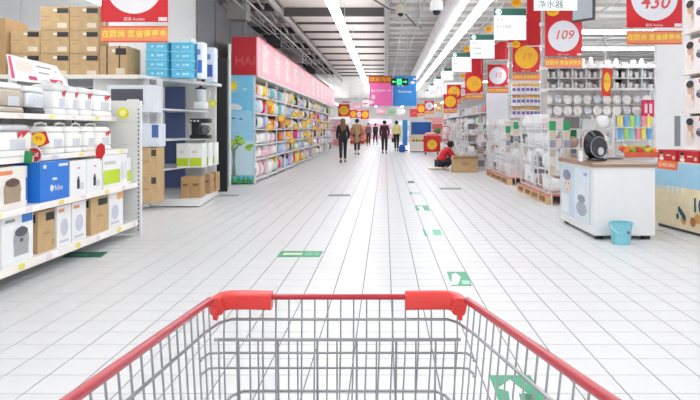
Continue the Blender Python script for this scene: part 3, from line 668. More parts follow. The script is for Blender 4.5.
# white category signs with green heads
sg = [(534, 577, 10.5, 8.4, '14', ['净水器']), (494, 526, 40, 11.2, '14', ['茶 具', '杯子水壶盘']), (470.3, 494.5, 58.5, 14.1, '12', ['餐 具', '保鲜盒袋', '一次性用']), (452, 471.5, 72, 17.6, '10', ['厨 具', '锅 铲']), (441, 453.5, 80.5, 20.9, '8', ['刀 具']),
      (433.5, 443.5, 86.5, 24.2, '6', ['日 杂']), (428.5, 436.5, 91.5, 27.6, '4', ['文 具']), (424.5, 431, 96, 31.2, '2', ['玩 具'])]
for k, (a, b, pb, y, no, lines) in enumerate(sg):
    w = (b-a)*y/F; x = X((a+b)/2, y); z = H(pb, y); h = w*.98
    t = thing('hanging_sign', 'white category sign with dark green head, %s from the camera' % nth(k+1), 'sign', (x, y, z), 0, 'white category signs hanging over the aisle edge')
    MB().box(-w/2, w/2, -.012, .012, 0, h*.78).build('sign_board', C(242, 243, 246, .4), t)
    hd_ = MB().box(-w/2, w/2, -.014, .014, h*.78, h).build('green_head', C(28, 84, 72, .4), t)
    MB().disc(-w*.36, h*.89, w*.10, w*.10, -.018, -.014, 18).build('number_disc', C(206, 232, 226), hd_)
    text(no, w*.15, dgreen, hd_, (-w*.36, -.0195, h*.89))
    for q, ln in enumerate(lines):
        big = k == 0
        text(ln, w*(.2 if big else .09), dgreen if big else C(70, 80, 84), t, (-w*.42, -.0135, h*(.13 if big else .64-.22*q)), align='LEFT')
    if k == 0: patch(t, '-y', -w*.42, w*.2, h*.025, h*.04, -.012, C(190, 196, 196))
    for sx in (-.4, .4): MB().tube([(w*sx, 0, h), (w*sx, 0, (3.74 if k < 9 else CEIL)-z)], .005, 4).build('hanger', pipe_m, t)
# small yellow placards above the signs
for k, (px, py, y, s) in enumerate(((516.5, 3, 15, .13), (489.5, 29, 17, .12), (467, 49, 21.5, .13), (463, 76, 26, .12), (553, 11, 13.6, .14), (516, 44.5, 17.0, .12))):
    c = at(px, py, y)
    t = thing('hanging_placard', 'small plain yellow rounded placard, %s in the hanging row' % nth(k+1), 'placard', tuple(c), 0, 'yellow placards among the signs')
    MB().disc(0, 0, s*1.0, s*.8, -.01, .01, 16).build('card', C(248, 196, 20), t); MB().disc(-.02, 0, s*.6, s*.4, -.013, -.01, 14).build('card_centre', C(238, 160, 30), t)
    MB().tube([(0, 0, s*.8), (0, 0, CEIL-c.z)], .004, 4).build('hanger', pipe_m, t)
# monitor
c = at(583.5, 9, 10.2)
t = thing('hanging_monitor', 'dark flat monitor hanging from the ceiling above the poster reading 109', 'monitor', tuple(c), -.85)
MB().box(-.20, .20, -.03, .03, -.20, .22).build('case', black, t); MB().box(-.18, .18, -.034, -.03, -.17, .19).build('screen', C(150, 156, 162, .25), t); MB().tube([(0, .02, .2), (0, .02, CEIL-c.z)], .02, 8).build('bracket', dgrey, t)

# ------------------------------------------------------------------ banners far down the aisle
def banner(label, px0, px1, py0, py1, y, m):
    a = at(px0, py1, y); b = at(px1, py0, y); w = b.x-a.x; h = b.z-a.z
    t = thing('hanging_banner', label, 'banner', ((a.x+b.x)/2, y, a.z), 0, 'big banners over the end of the aisle')
    MB().box(-w/2, w/2, -.012, .012, 0, h).build('banner_cloth', m, t)
    for sx in (-.4, .4): MB().tube([(w*sx, 0, h), (w*sx, 0, CEIL-a.z)], .008, 4).build('hanger', pipe_m, t)
    return t, w, h
t, w, h = banner('pink banner with white lettering over the aisle', 369, 392.5, 76, 106, 30, C(240, 110, 178, .5))
MB().box(-w/2, w/2, -.016, -.012, h*.76, h).build('orange_band', C(196, 80, 40), t); text('欢迎光临', .22, C(250, 190, 60), t, (0, -.018, h*.88), sx=1.2, bold=.02)
text('美好生活每一天', .14, white, t, (0, -.0145, h*.5), bold=.02); oval(t, '-y', -w*.32, h*.3, .09, .12, -.012, white); oval(t, '-y', -w*.42, h*.12, .16, .1, -.012, C(250, 226, 240))
t, w, h = banner('bright blue banner with white script over the aisle', 392.8, 416.5, 76, 106, 30.2, C(48, 146, 226, .5))
text('Freshness', .17, white, t, (0, -.0145, h*.48), shear=.3, bold=.02); text('生 活', .15, white, t, (-w*.18, -.0145, h*.68), bold=.02); oval(t, '-y', w*.34, h*.78, .12, .07, -.012, C(235, 244, 252)); oval(t, '-y', w*.42, h*.9, .08, .05, -.012, C(235, 244, 252))
for k, (a, b, p0, p1, y, m, nm) in enumerate(((340, 352, 99, 105, 46, C(232, 226, 228), 'white'), (352.5, 362, 103, 110, 55, C(240, 170, 196), 'pale pink'), (362.5, 369, 100, 107, 50, C(236, 232, 234), 'cream white'), (377, 386, 108.5, 114, 60, C(236, 150, 180), 'rose pink'),
                                             (387, 396, 109, 115, 58, C(120, 190, 150), 'mint green'), (397, 405, 108.5, 114.5, 54, C(238, 236, 236), 'plain white'), (410, 418, 109, 117, 50, C(216, 60, 60), 'bright red'), (436, 442, 103, 112, 42, C(240, 190, 90), 'amber'))):
    t, w, h = banner('small far %s banner hanging beyond the big banners' % nm, a, b, p0, p1, y, m)
    patch(t, '-y', -w*.3, w*.3, h*.35, h*.6, -.012, C(226, 90, 110) if k % 2 == 0 else white)
c = at(399.5, 81.8, 28.5)
t = thing('exit_sign', 'green lit exit sign with running figure and arrows', 'sign', tuple(c))
MB().box(-.40, .40, -.03, .03, -.17, .16).build('case', C(16, 40, 32), t)
ex = M('exit_glow', (60, 225, 130), emit=1.6)
MB().box(-.12, .10, -.034, -.03, -.13, .13).build('figure_panel', ex, t)
MB().plate([(-.05, -.11), (-.01, -.02), (-.04, .05), (.02, .05), (.05, .0), (.03, -.02), (.01, .02), (.0, -.03), (.05, -.1), (.02, -.11), (-.01, -.05)], -.037, -.034).build('running_figure', C(10, 60, 40), t)
for s_ in (-1, 1):
    p = [(s_*.16, -.02), (s_*.27, -.02), (s_*.27, -.06), (s_*.35, 0), (s_*.27, .06), (s_*.27, .02), (s_*.16, .02)]
    MB().plate(p if s_ > 0 else list(reversed(p)), -.034, -.03).build('arrow', ex, t)
for sx in (-.3, .3): MB().tube([(sx, 0, .16), (sx, 0, CEIL-c.z)], .008, 4).build('hanger', pipe_m, t)

# ------------------------------------------------------------------ crockery shelving on the right
CY = 16.0
cs = thing('crockery_shelving', 'wide white shelving with mug cubbyholes above rows of plates', 'shelf')
x0, x1 = 4.16, 7.06
MB().box(x0, x1, CY+.42, CY+.46, 0, 3.0).build('back_panel', C(228, 226, 222, .7), cs)
for z in (2.34, 2.61, 2.88): MB().box(x0, x1, CY, CY+.42, z-.025, z).build('shelf_board', white_metal, cs)
MB().box(x0, x1, CY-.02, CY, 2.28, 2.345).build('front_rail', white_metal, cs)
for z in (1.93, 1.64): MB().box(x0, x1, CY+.25, CY+.42, z-.02, z).build('plate_ledge', C(206, 204, 200), cs)
for k in range(9): MB().box(x0+k*.3625-.012, x0+k*.3625+.012, CY+.0, CY+.42, 2.34, 2.88).build('divider', white_metal, cs)
for k in range(5): MB().box(x0+k*.725-.025, x0+k*.725+.025, CY+.36, CY+.42, 0, 3.0).build('upright', white_metal, cs)
MB().box(x0, x1, CY-.05, CY+.42, .05, .2).build('base_shelf', white_metal, cs)
mug_b = MB().lathe([(.0, 0), (.055, 0), (.065, .02), (.068, .15), (.060, .15), (.056, .03), (0, .025)], 12).tube([(.06, 0, .12), (.10, 0, .115), (.105, 0, .07), (.06, 0, .04)], .008, 5)
bowl_b = MB().lathe([(0, 0), (.05, 0), (.06, .02), (.10, .10), (.095, .10), (.05, .025), (0, .02)], 14)
jar_b = MB().lathe([(0, 0), (.06, 0), (.075, .05), (.07, .13), (.05, .16), (.05, .18), (.02, .2), (0, .2)], 12)
porc = C(240, 240, 236, .2); porc2 = C(214, 216, 218, .25)
kinds = [('mug', mug_b.mesh('mug', porc, True)), ('bowl', bowl_b.mesh('bowl', porc, True)), ('lidded_jar', jar_b.mesh('lidded_jar', porc, True))]
for lv, z in enumerate((2.34, 2.61)):
    for k in range(8):
        for q in range(2):
            nm, me = kinds[(k*3+q+lv*2) % 3]
            o = link(nm, me, None, (x0+k*.3625+.10+.165*q, CY+.13, z), R.uniform(-.5, .8)); o.scale = (.75, .75, 1.0)
            tag(o, 'white %s in the %s cubbyhole of the %s row, %s' % (nm.replace('_', ' '), nth(k+1), ('lower', 'upper')[lv], ('outer one', 'inner one')[q]), nm.split('_')[-1], 'white crockery in the cubbyholes')
n = 0
for k in range(13):
    nm, me = kinds[(k*2+1) % 3]; n += 1
    o = link(nm, me, None, (x0+.13+k*.222, CY+.15, 2.88), R.uniform(-.5, .8)); o.scale = (1.0, 1.0, 1.2+.5*R.random())
    tag(o, 'white %s on top of the crockery shelving, %s from the aisle' % (nm.replace('_', ' '), nth(n)), nm.split('_')[-1], 'white crockery on top of the shelving')
pl = MB().lathe([(0, 0), (.05, .002), (.065, -.012), (.118, -.022), (.12, -.019), (.068, -.004), (0, .008)], 20, axis='y').mesh('plate', porc, True)
pl2 = MB().lathe([(0, .02), (.05, .018), (.08, -.012), (.105, -.05), (.109, -.047), (.085, -.006), (.05, .026), (0, .028)], 20, axis='y').mesh('plate', [C(226, 230, 236, .2)], True)
for r_, z in enumerate((1.64, 1.93)):
    for k in range(11):
        me = pl2 if (k*5+r_*3) % 4 == 0 else pl
        o = link('plate', me, None, (x0+.15+k*.26, CY+.28, z+.122)); o.rotation_euler = (-.14, 0, 0); s_ = 1.04 if me is pl else 1.0; o.scale = (s_, 1, s_)
        tag(o, 'white plate standing upright in the %s plate row, %s from the aisle' % (('lower', 'upper')[r_], nth(k+1)), 'plate', 'plates standing on the crockery shelving')
pk_b = MB().rbox(-.075, .075, -.02, .02, -.26, 0, .015, 2)
pks = [pk_b.mesh('hanging_pack', m) for m in (C(226, 228, 230), C(200, 204, 208), C(222, 206, 196), C(190, 200, 196))]
for r_ in range(3):
    for k in range(13):
        o = link('hanging_pack', pks[(k*3+r_) % 4], None, (x0+.12+k*.215, CY+.33, 1.56-r_*.36))
        tag(o, 'pale blister pack hanging below the plates, %s row, %s from the aisle' % (nth(r_+1), nth(k+1)), 'pack', 'packs hanging below the plates')
c = at(606.5, 82, 15.4)
t = thing('hanging_sign', 'tall red sign with yellow oval hanging before the crockery', 'sign', tuple(c))
MB().plate([(-.13, -.34), (.10, -.36), (.15, .33), (-.10, .36)], -.006, .006).build('board', C(218, 60, 36), t); MB().disc(.01, 0, .085, .24, -.01, -.006, 24).build('oval', C(248, 206, 60), t); text('特价', .1, C(226, 120, 40), t, (.01, -.0115, 0)); MB().tube([(0, 0, .34), (0, 0, CEIL-c.z)], .005, 4).build('hanger', pipe_m, t)
t = thing('frame_sign', 'magenta red frame sign standing on the plates', 'sign', tuple(at(648, 117, 15.8)))
MB().box(-.17, .17, -.01, .01, 0, .44).build('frame', C(206, 40, 90), t); patch(t, '-y', -.09, -.02, .1, .34, -.01, C(238, 214, 220)); patch(t, '-y', .03, .10, .1, .34, -.01, C(238, 214, 220)); MB().box(-.01, .01, .01, .03, -1.58, .3).build('stand', white_metal, t)
c = at(592, 64, 19)
one('red_display_box', MB().box(-.2, .2, -.2, .2, 0, .35), C(190, 50, 46), 'small red display box on top beyond the crockery', 'box', None, (c.x-.1, 16.62, 2.5))
# pillar
pil = struct('pillar', MB().box(X(656.5, 12.0), X(656.5, 12.0)+1.0, 12.0, 12.1, 0, CEIL), C(240, 240, 242, .6), 'big plain white flat pillar behind the poster reading 430')
MB().box(X(674.5, 12), X(680, 12), 11.985, 12.0, H(146, 12), H(116, 12)).build('slot_cover', C(140, 142, 142, .5), pil)
MB().box(X(656.5, 12.0)-.01, X(656.5, 12.0)+1.01, 11.97, 12.0, .0, .12).build('skirting', C(216, 216, 216), pil)

# ------------------------------------------------------------------ fruit and tumbler stand
FY = 10.6
fs = thing('display_stand', 'wire stand with bright tumblers above a fruit crate', 'stand', (0, 0, 0))
fx0, fx1 = X(621, FY), X(656, FY)
for x in (fx0, fx1):
    MB().tube([(x, FY+.3, 0), (x, FY+.3, 1.55)], .014, 6).build('post', white_metal, fs)
for z in (1.32, 1.10): MB().box(fx0, fx1, FY+.1, FY+.3, z-.012, z).build('wire_shelf', C(220, 220, 222), fs)
for y in (FY+.06, FY+.28): MB().box(fx0, fx1, y-.008, y+.008, .74, .80).build('rail', white_metal, fs)
MB().box(fx0, fx1, FY-.14, FY+.28, .83, .86).build('fruit_tray', C(236, 236, 232), fs)
MB().box(fx0, fx1, FY-.15, FY-.14, .80, .89).build('tray_front', C(214, 90, 60), fs)
tum = MB().lathe([(0, 0), (.036, 0), (.05, .19), (.046, .19), (.033, .012), (0, .01)], 10)
tc = [('blue', (110, 176, 236)), ('pink', (246, 150, 176)), ('green', (176, 222, 120)), ('yellow', (246, 226, 110)), ('aqua', (130, 214, 222))]
tms = [tum.mesh('tumbler', C(*c_, .3), True) for _, c_ in tc]
for r_, z in enumerate((1.10, 1.32)):
    for k in range(6):
        ci = (k*2+r_*3) % 5
        tag(link('tumbler', tms[ci], None, (fx0+.05+k*.101, FY+.17, z)), '%s plastic tumbler on the stand, %s row, %s from the counter side' % (tc[ci][0], ('lower', 'upper')[r_], nth(k+1)), 'tumbler', 'bright tumblers on the stand')
fr = MB().blob((0, 0, .05), (.105, .105, .10), .9, 10, 7)
fc = [('orange', (236, 130, 40)), ('green', (130, 176, 50)), ('red', (214, 60, 40)), ('yellow-green', (190, 200, 60))]
fms = [fr.mesh('fruit', C(*c_, .4), 'all') for _, c_ in fc]
for r_ in range(3):
    for k in range(5):
        ci = (k+r_*2+(k*r_) % 3) % 4
        o = tag(link('fruit', fms[ci], None, (fx0+.06+k*.117, FY-.085+r_*.115, .86+.02*r_)), 'round %s fruit in the crate, row %s, %s from the counter side' % (fc[ci][0], ('front', 'middle', 'rear')[r_], nth(k+1)), 'fruit', 'fruit in the crate behind the counter')

# ------------------------------------------------------------------ counter, appliance, bucket
ct = thing('sales_counter', 'white sales counter with brown wooden top and cooker poster on its side', 'counter', (0, 0, 0))
bx0, bx1, by0, by1 = 2.425, 3.135, 7.14, 8.50
MB().box(bx0, bx1, by0, by1, .05, .845).build('body', C(226, 226, 227, .4), ct)
for x in (bx0+.04, bx1-.12):
    for y in (by0+.04, by1-.12): MB().box(x, x+.08, y, y+.08, 0, .05).build('foot', black, ct)
top = MB().box(bx0-.02, bx1+.02, by0-.02, by1+.02, .845, .892).build('counter_top', C(150, 118, 96, .35), ct)
MB().box(bx0-.021, bx1+.021, by0-.022, by0-.02, .88, .892).build('edge_strip', C(196, 178, 162, .4), top)
po = MB().box(bx0-.008, bx0, by0+.12, by1-.06, .15, .80).build('poster_panel', C(196, 212, 226, .4), ct)
e = bx0-.008
patch(po, '-x', by0+.12, by0+.7, .15, .8, e, C(214, 224, 232), e=.001)
oval(po, '-x', by1-.34, .55, .16, .13, e, C(226, 205, 196)); oval(po, '-x', by1-.33, .68, .17, .07, e, C(130, 132, 148)); patch(po, '-x', by1-.46, by1-.1, .17, .42, e, C(226, 230, 236))
oval(po, '-x', by1-.30, .57, .02, .01, e, black, e=.003); oval(po, '-x', by1-.42, .57, .02, .01, e, black, e=.003); oval(po, '-x', by1-.36, .49, .03, .008, e, C(190, 110, 110), e=.003)
oval(po, '-x', by0+.42, .31, .2, .09, e, C(160, 168, 180)); oval(po, '-x', by0+.42, .43, .15, .05, e, C(140, 146, 156), e=.0025); patch(po, '-x', by0+.3, by0+.52, .48, .6, e, C(226, 228, 230))
patch(po, '-x', by0+.2, by0+.34, .72, .76, e, C(150, 170, 200))
# black oval appliance
ap = thing('table_fan_heater', 'black oval glossy appliance standing on the counter', 'appliance', (X(597.5, 7.7), 7.75, .892), -.25)
gl = C(22, 22, 28, .15)
MB().rbox(-.13, .13, -.10, .10, 0, .035, .05, 4).build('base', gl, ap, smooth=True)
b = MB(); b.blob((-.02, .0, .20), (.27, .14, .36), .85, 18, 12); b.build('shell', gl, ap, smooth='all')
MB().disc(.03, .17, .10, .13, -.085, -.06, 24).build('face', C(48, 48, 56, .2), ap)
MB().tube([(.03+.10*math.cos(a/12*6.283), -.085, .17+.13*math.sin(a/12*6.283)) for a in range(12)], .006, 5, closed=True).build('ring', C(150, 150, 160, .2), ap)
MB().disc(.05, .12, .035, .05, -.09, -.085, 14).build('dial', C(190, 194, 200, .3), ap)
one('leaflet_card', MB().add([(-.02, 0, 0), (.03, .01, 0), (.03, .03, .13), (-.02, .02, .13), (-.02, .06, 0), (.03, .07, 0)], [(0, 1, 2, 3), (5, 4, 3, 2)]), C(236, 238, 242), 'small white folded card standing on the counter', 'card', None, (X(581, 7.5), 7.5, .892))
t = thing('glass_tray', 'flat dark glass tray lying on the counter behind the black appliance', 'tray', (X(607, 8.1), 8.15, .892))
MB().rbox(-.2, .2, -.14, .14, 0, .02, .04).build('tray', C(90, 90, 96, .15), t); MB().tube([(-.2, 0, .02), (-.24, 0, .05), (-.2, .05, .02)], .008, 5).build('grip', black, t)
bk = thing('bucket', 'light blue plastic bucket on the floor against the counter', 'bucket', (X(622, 6.87), 6.90, 0))
bm = C(130, 200, 216, .35)
MB().lathe([(0, .004), (.095, 0), (.10, .01), (.118, .225), (.128, .228), (.128, .245), (.114, .245), (.094, .02), (0, .016)], 24).build('pail', bm, bk, smooth=True)
MB().tube([(.122*math.cos(a), -.122*abs(math.sin(a))*.75-.01, .225-.10*math.sin(a)) for a in [math.pi*k/10 for k in range(11)]], .004, 5).build('handle', C(214, 232, 236), bk)
patch(bk, '-y', .02, .06, .13, .16, -.116, C(110, 110, 120), 'sticker')
for s_ in (-1, 1): MB().cbox((s_*.124, 0, .225), (.02, .03, .03)).build('handle_lug', bm, bk)

# ------------------------------------------------------------------ freezer chest and boxed pots at the right edge
fz = thing('freezer_chest', 'promotion chest with sky and food picture on its side', 'chest', (3.62, 8.24, 0), math.radians(8.4))
MB().box(0, .34, -1.5, 0, .04, .87).build('chest_body', C(240, 232, 214, .5), fz)
MB().box(.03, .31, -1.47, -.03, 0, .04).build('plinth', dgrey, fz)
d = 0
MB().box(-.004, 0, -1.49, -.005, .05, .86).build('picture_panel', C(236, 222, 186, .5), fz); d = -.004
patch(fz, '-x', -1.49, -.005, .56, .86, d, C(160, 206, 232)); patch(fz, '-x', -.5, -.005, .50, .62, d, C(214, 226, 222), e=.002); patch(fz, '-x', -1.49, -.005, .36, .5, d, C(240, 228, 190), e=.002)
for k in range(4): oval(fz, '-x', -.35-.26*k, .70-.03*(k % 3), .10, .05, d, C(226, 238, 244), e=.0025)
for k in range(4): oval(fz, '-x', -.30-.10*k, .55, .025, .10, d, C(240, 240, 226), 'printed_tower', e=.003)
for k in range(9): oval(fz, '-x', -.62-.09*k, .16+.05*(k % 2), .055, .06, d, [C(214, 160, 90), C(236, 216, 180), C(190, 120, 70)][k % 3], 'printed_food', e=.003+.0003*k)
for k in range(5): oval(fz, '-x', -.50-.035*k, .19+.03*((k*3) % 4), .028, .04, d, C(36, 90, 110), 'printed_ornament', e=.004)
text('10', .24, C(30, 84, 110), fz, (d-.006, -.90, .36), '-x', bold=.02)
sb = MB().box(-.012, -.004, -.50, -.07, .765, .875).build('brand_strip', C(240, 120, 60, .5), fz)
text('SUPER BAO', .066, C(250, 226, 200), sb, (-.0145, -.285, .82), '-x', bold=.02)
for k in range(3):
    t = thing('gift_box', 'flat red gift box with child picture on the chest, %s from the far end' % nth(k+1), 'box', (3.62, 8.24, .87), math.radians(8.4), 'red gift boxes on the chest')
    MB()  .box(.03, .31, -.42-.44*k, -.02-.44*k, .002, .145).build('box_body', C(196, 36, 46, .4), t)
    oval(t, '-x', -.10-.44*k, .07, .035, .04, .03, skin); oval(t, '-x', -.10-.44*k, .105, .037, .02, .03, black, e=.003); oval(t, '-x', -.10-.44*k, .03, .05, .025, .03, white); patch(t, '-x', -.30-.44*k, -.20-.44*k, .07, .085, .03, C(240, 220, 200)); oval(t, '-x', -.36-.44*k, .05, .03, .025, .03, C(226, 200, 180))
gs_ = thing('gondola_shelf', 'white shelf with boxed pots above the promotion chest at the picture edge', 'shelf')
GX = 4.15; GF = F*GX/(683.5-VX)
SZ = [1.02, 1.53, 2.06, 2.62]
for z in SZ: MB().box(GX-.03, GX+.5, GF-2.2, GF, z-.035, z).build('shelf_board', C(236, 226, 218, .4), gs_)
MB().box(GX+.5, GX+.54, GF-2.2, GF, 0, 3.2).build('back_panel', off_white, gs_)
MB().box(GX+.1, GX+.5, GF, GF+.03, 0, 3.2).build('side_panel', white_metal, gs_)
for y in (GF-1.1, GF-2.15): MB().box(GX+.44, GX+.5, y, y+.06, 0, 3.2).build('upright', white_metal, gs_)
for lv, z in enumerate(SZ):
    for k in range(3):
        t = thing('pot_box', 'pink and white pot box with child picture, %s row, %s from the shelf end' % (('lowest', 'second', 'third', 'top')[lv], nth(k+1)), 'box', (GX+.2, GF-.34-k*.70, z), 0, 'boxed pots at the picture edge')
        MB().box(-.19, .19, -.33, .33, 0, .44).build('box_body', C(240, 234, 234, .4), t); d_ = -.19
        oval(t, '-x', .17, .15, .13, .12, d_, C(236, 222, 214)); oval(t, '-x', .16, .30, .085, .075, d_, skin, e=.005); oval(t, '-x', .165, .365, .10, .05, d_, C(40, 32, 34), e=.008); oval(t, '-x', .10, .19, .03, .05, d_, skin, e=.008)
        for sx in (-.035, .03): oval(t, '-x', .15+sx, .30, .012, .008, d_, black, e=.011)
        oval(t, '-x', .145, .262, .022, .005, d_, C(190, 90, 90), e=.011)
        oval(t, '-x', -.14, .22, .15, .06, d_, C(80, 76, 100)); oval(t, '-x', -.14, .26, .13, .025, d_, C(160, 156, 176), e=.005); patch(t, '-x', -.28, -.06, .37, .42, d_, C(214, 60, 90))



# ------------------------------------------------------------------ pallets with wire racks
wood = C(206, 170, 132, .7, var=.12); wood_r = C(206, 128, 112, .7, var=.1)
def pallet(label, x0, x1, y0, y1):
    t = thing('wooden_pallet', label, 'pallet', (x0, y0, 0), 0, 'wooden pallets under the racks')
    L, D = x1-x0, y1-y0
    n = 9
    for k in range(n):
        a = k*D/n; MB().box(0, L, a+.01, a+D/n-.02, .145, .17).build('deck_board', wood_r, t)
    for x in (0, L/2-.05, L-.1):
        MB().box(x, x+.1, 0, D, .12, .145).build('stringer', wood, t); MB().box(x, x+.1, 0, D, 0, .022).build('bottom_board', wood, t)
        for k in range(5): MB().box(x, x+.1, k*(D-.14)/4, k*(D-.14)/4+.14, .022, .12).build('block', wood, t)
    return t
tub2 = MB().lathe([(0, 0), (.09, 0), (.105, .22), (.11, .22), (.11, .24), (.10, .24), (.085, .01), (0, .01)], 16)
bag = MB(); bag.blob((0, 0, .11), (.22, .20, .22), .7, 10, 7)
stk = MB()
for q in range(4): stk.lathe([(0, q*.035), (.05, q*.035), (.105, .06+q*.035), (.10, .065+q*.035), (.045, .01+q*.035), (0, .01+q*.035)], 14)
bx_ = MB().box(-.10, .10, -.10, .10, 0, .17)
dish = MB().lathe([(0, .0), (.05, 0), (.112, .05), (.108, .055), (.05, .012), (0, .012)], 16)
gw = C(236, 237, 238, .35); gp = C(226, 206, 206, .5); gg = C(200, 204, 206, .4); gb = C(176, 150, 132, .6); gd = C(120, 112, 116, .5)
GOODS = [('storage_tub', 'white plastic tub', tub2.mesh('storage_tub', gw, True)), ('goods_bag', 'white plastic bag', bag.mesh('goods_bag', gw, 'all')), ('bowl_stack', 'stack of white bowls', stk.mesh('bowl_stack', gw, True)),
         ('goods_box', 'pale pink box', bx_.mesh('goods_box', gp)), ('goods_box', 'light grey box', bx_.mesh('goods_box', gg)), ('serving_dish', 'white serving dish', dish.mesh('serving_dish', gw, True)), ('goods_bag', 'tan wrapped bag', bag.mesh('goods_bag', gb, 'all')), ('goods_box', 'dark grey box', bx_.mesh('goods_box', gd))]
def rack(label, short, x0, x1, y0, y1, zb, tiers, wts, zt):
    t = thing('wire_rack', label, 'rack', (x0, y0, zb), 0, 'white wire racks beside the aisle')
    L, D = x1-x0, y1-y0
    for x in (0, L):
        for k in range(3): MB().tube([(x, k*D/2, 0), (x, k*D/2, zt-zb)], .014, 6).build('post', white_metal, t)
    for z in tiers:
        b = MB()
        for x in (0, L): b.tube([(x, 0, z-zb), (x, D, z-zb)], .009, 4)
        for k in range(int(D/.12)+1): b.tube([(0, k*.12, z-zb), (L, k*.12, z-zb)], .004, 3)
        for y in (0, D): b.tube([(0, y, z-zb), (L, y, z-zb)], .009, 4)
        b.build('wire_shelf', white_metal, t)
        b = MB()
        b.tube([(-.05, 0, z-zb+.12), (-.05, D, z-zb+.12)], .006, 4)
        for k in range(int(D/.18)+1): b.tube([(0, k*.18, z-zb), (-.05, k*.18, z-zb+.12)], .004, 3)
        b.build('basket_front', white_metal, t)
    for k in range(4):
        y = D*(k+.5)/4; MB().tube([(-.02, y-.2, .1), (-.02, y+.22, zt-zb-.1)], .010, 5).build('slanted_brace', white_metal, t)
    for ti, z in enumerate(tiers):
        tn = ('lowest', 'second', 'third', 'fourth', 'fifth')[ti]; n = 0; y = .15
        while y < D-.05:
            n += 1; i = R.choices(range(8), wts)[0]; nm, lb, me = GOODS[i]
            o = link(nm, me, None, (x0+.15, y0+y, z+.006), R.uniform(-.2, .2)); o.scale = (1, 1, .9+.35*R.random())
            tag(o, '%s, %s tier of %s, aisle side, %s from front' % (lb, tn, short, nth(n)), lb.split()[-1] if 'stack' not in lb else 'bowls', 'goods on the '+short)
            y += .235
        n = 0; x = .43
        while x < L-.05:
            n += 1; i = R.choices(range(8), wts)[0]; nm, lb, me = GOODS[i]
            o = link(nm, me, None, (x0+x, y0+.15, z+.006), R.uniform(-.2, .2)); o.scale = (1, 1, .9+.35*R.random())
            tag(o, '%s, %s tier of %s, camera side, %s from aisle' % (lb, tn, short, nth(n)), lb.split()[-1] if 'stack' not in lb else 'bowls', 'goods on the '+short)
            x += .27
    return t
pallet('nearest wooden pallet with reddish top boards beside the counter', 2.74, 3.94, 10.40, 12.75)
pallet('second wooden pallet with reddish top boards farther up the aisle', 2.80, 3.98, 14.0, 17.0)
wt = [2.5, 2.5, 3, 2, 1.6, 1.5, 1.0, 1.0]
rack('white wire rack of crockery on the nearest pallet', 'nearest rack', 2.80, 3.9, 10.5, 12.65, .17, [.18, .58, .95, 1.28], wt, 1.55)
rack('white wire rack of crockery on the second pallet', 'second rack', 2.86, 3.94, 14.1, 16.9, .17, [.18, .58, .95, 1.28], wt, 1.62)
rack('white wire rack with brown and grey bags behind the open carton', 'third rack', 2.50, 3.6, 18.7, 21.6, 0, [.12, .50, .88, 1.25], [1, 1.5, 1, 1.2, 1.5, .5, 2, 2.5], 1.62)
rack('white wire rack of small goods farthest up the right side', 'fourth rack', 2.9, 3.9, 23.0, 27.0, 0, [.12, .50, .88, 1.25], [1, 2, 1, 2, 2, .5, 1, 1], 1.6)
def strip_card(label, px, y, py0, n):
    z1 = H(py0, y); x = X(px, y)
    t = thing('product_strip', label, 'product strip', (x, y, z1), 0, 'hanging strips of small packs')
    MB().box(-.055, .055, -.006, .006, -.16, 0).build('green_header', C(40, 150, 90), t); MB().box(-.055, .055, -.004, .004, -.16-n*.15, -.16).build('backing_strip', C(222, 220, 216), t)
    for k in range(n): MB().rbox(-.048, .048, -.03, -.004, -.16-k*.15-.135, -.16-k*.15-.01, .01, 2).build('pack', [C(206, 190, 170), C(150, 150, 170), C(190, 176, 166), C(216, 206, 196)][k % 4], t)
    MB().tube([(0, .006, -.02), (0, .06, -.02)], .006, 4).build('hook', white_metal, t); MB().tube([(0, .06, -.02), (0, .06, -z1)], .008, 4).build('strip_pole', white_metal, t)
strip_card('product strip with green header left of the counter', 552.5, 10.3, 121, 5)
strip_card('product strip with green header partly hidden by the counter', 566.5, 10.35, 121, 5)
strip_card('product strip on the second rack, nearer the camera side', 516, 13.95, 122, 3)
strip_card('product strip on the second rack, nearer the aisle', 508, 14.02, 126, 3)
strip_card('product strip on the right of the nearest rack', 573.5, 10.9, 128, 4)
# carton tower with purple print
tw = thing('carton_tower_shelf', 'white shelf tower holding rows of yellow and purple cartons', 'shelf')
tx0, tx1, ty = X(513, 17.6), X(543, 17.6), 17.6
for z in (1.62, 1.96, 2.29): MB().box(tx0-.02, tx1+.02, ty, ty+.5, z-.03, z).build('shelf_board', white_metal, tw)
for x in (tx0, tx1): MB().box(x-.02, x+.02, ty+.46, ty+.5, 0, 2.7).build('upright', white_metal, tw)
MB().box(tx0, tx1, ty+.5, ty+.53, .1, 2.7).build('back_panel', off_white, tw)
cb = MB().box(-.055, .055, -.09, .09, 0, .29).mesh('small_carton', C(238, 236, 240))
for r_, z in enumerate((1.62, 1.96, 2.29)):
    for k in range(7):
        o = link('small_carton', cb, None, (tx0+.06+k*.123, ty+.11+.04*abs(k-3), z))
        tag(o, 'white carton with orange top and purple print, %s tower row, %s from the aisle' % (('lowest', 'middle', 'top')[r_], nth(k+1)), 'carton', 'cartons on the shelf tower')
        patch(o, '-y', -.053, .053, .21, .285, -.09, C(240, 180, 90)); patch(o, '-y', -.045, .045, .07, .16, -.09, C(130, 110, 180))
one('standing_board', MB().box(X(486.5, 19.7), X(508, 19.7), 19.7, 19.76, 0, H(93, 19.7)), C(236, 238, 244, .4), 'tall plain white standing board below the poster reading 10', 'board')
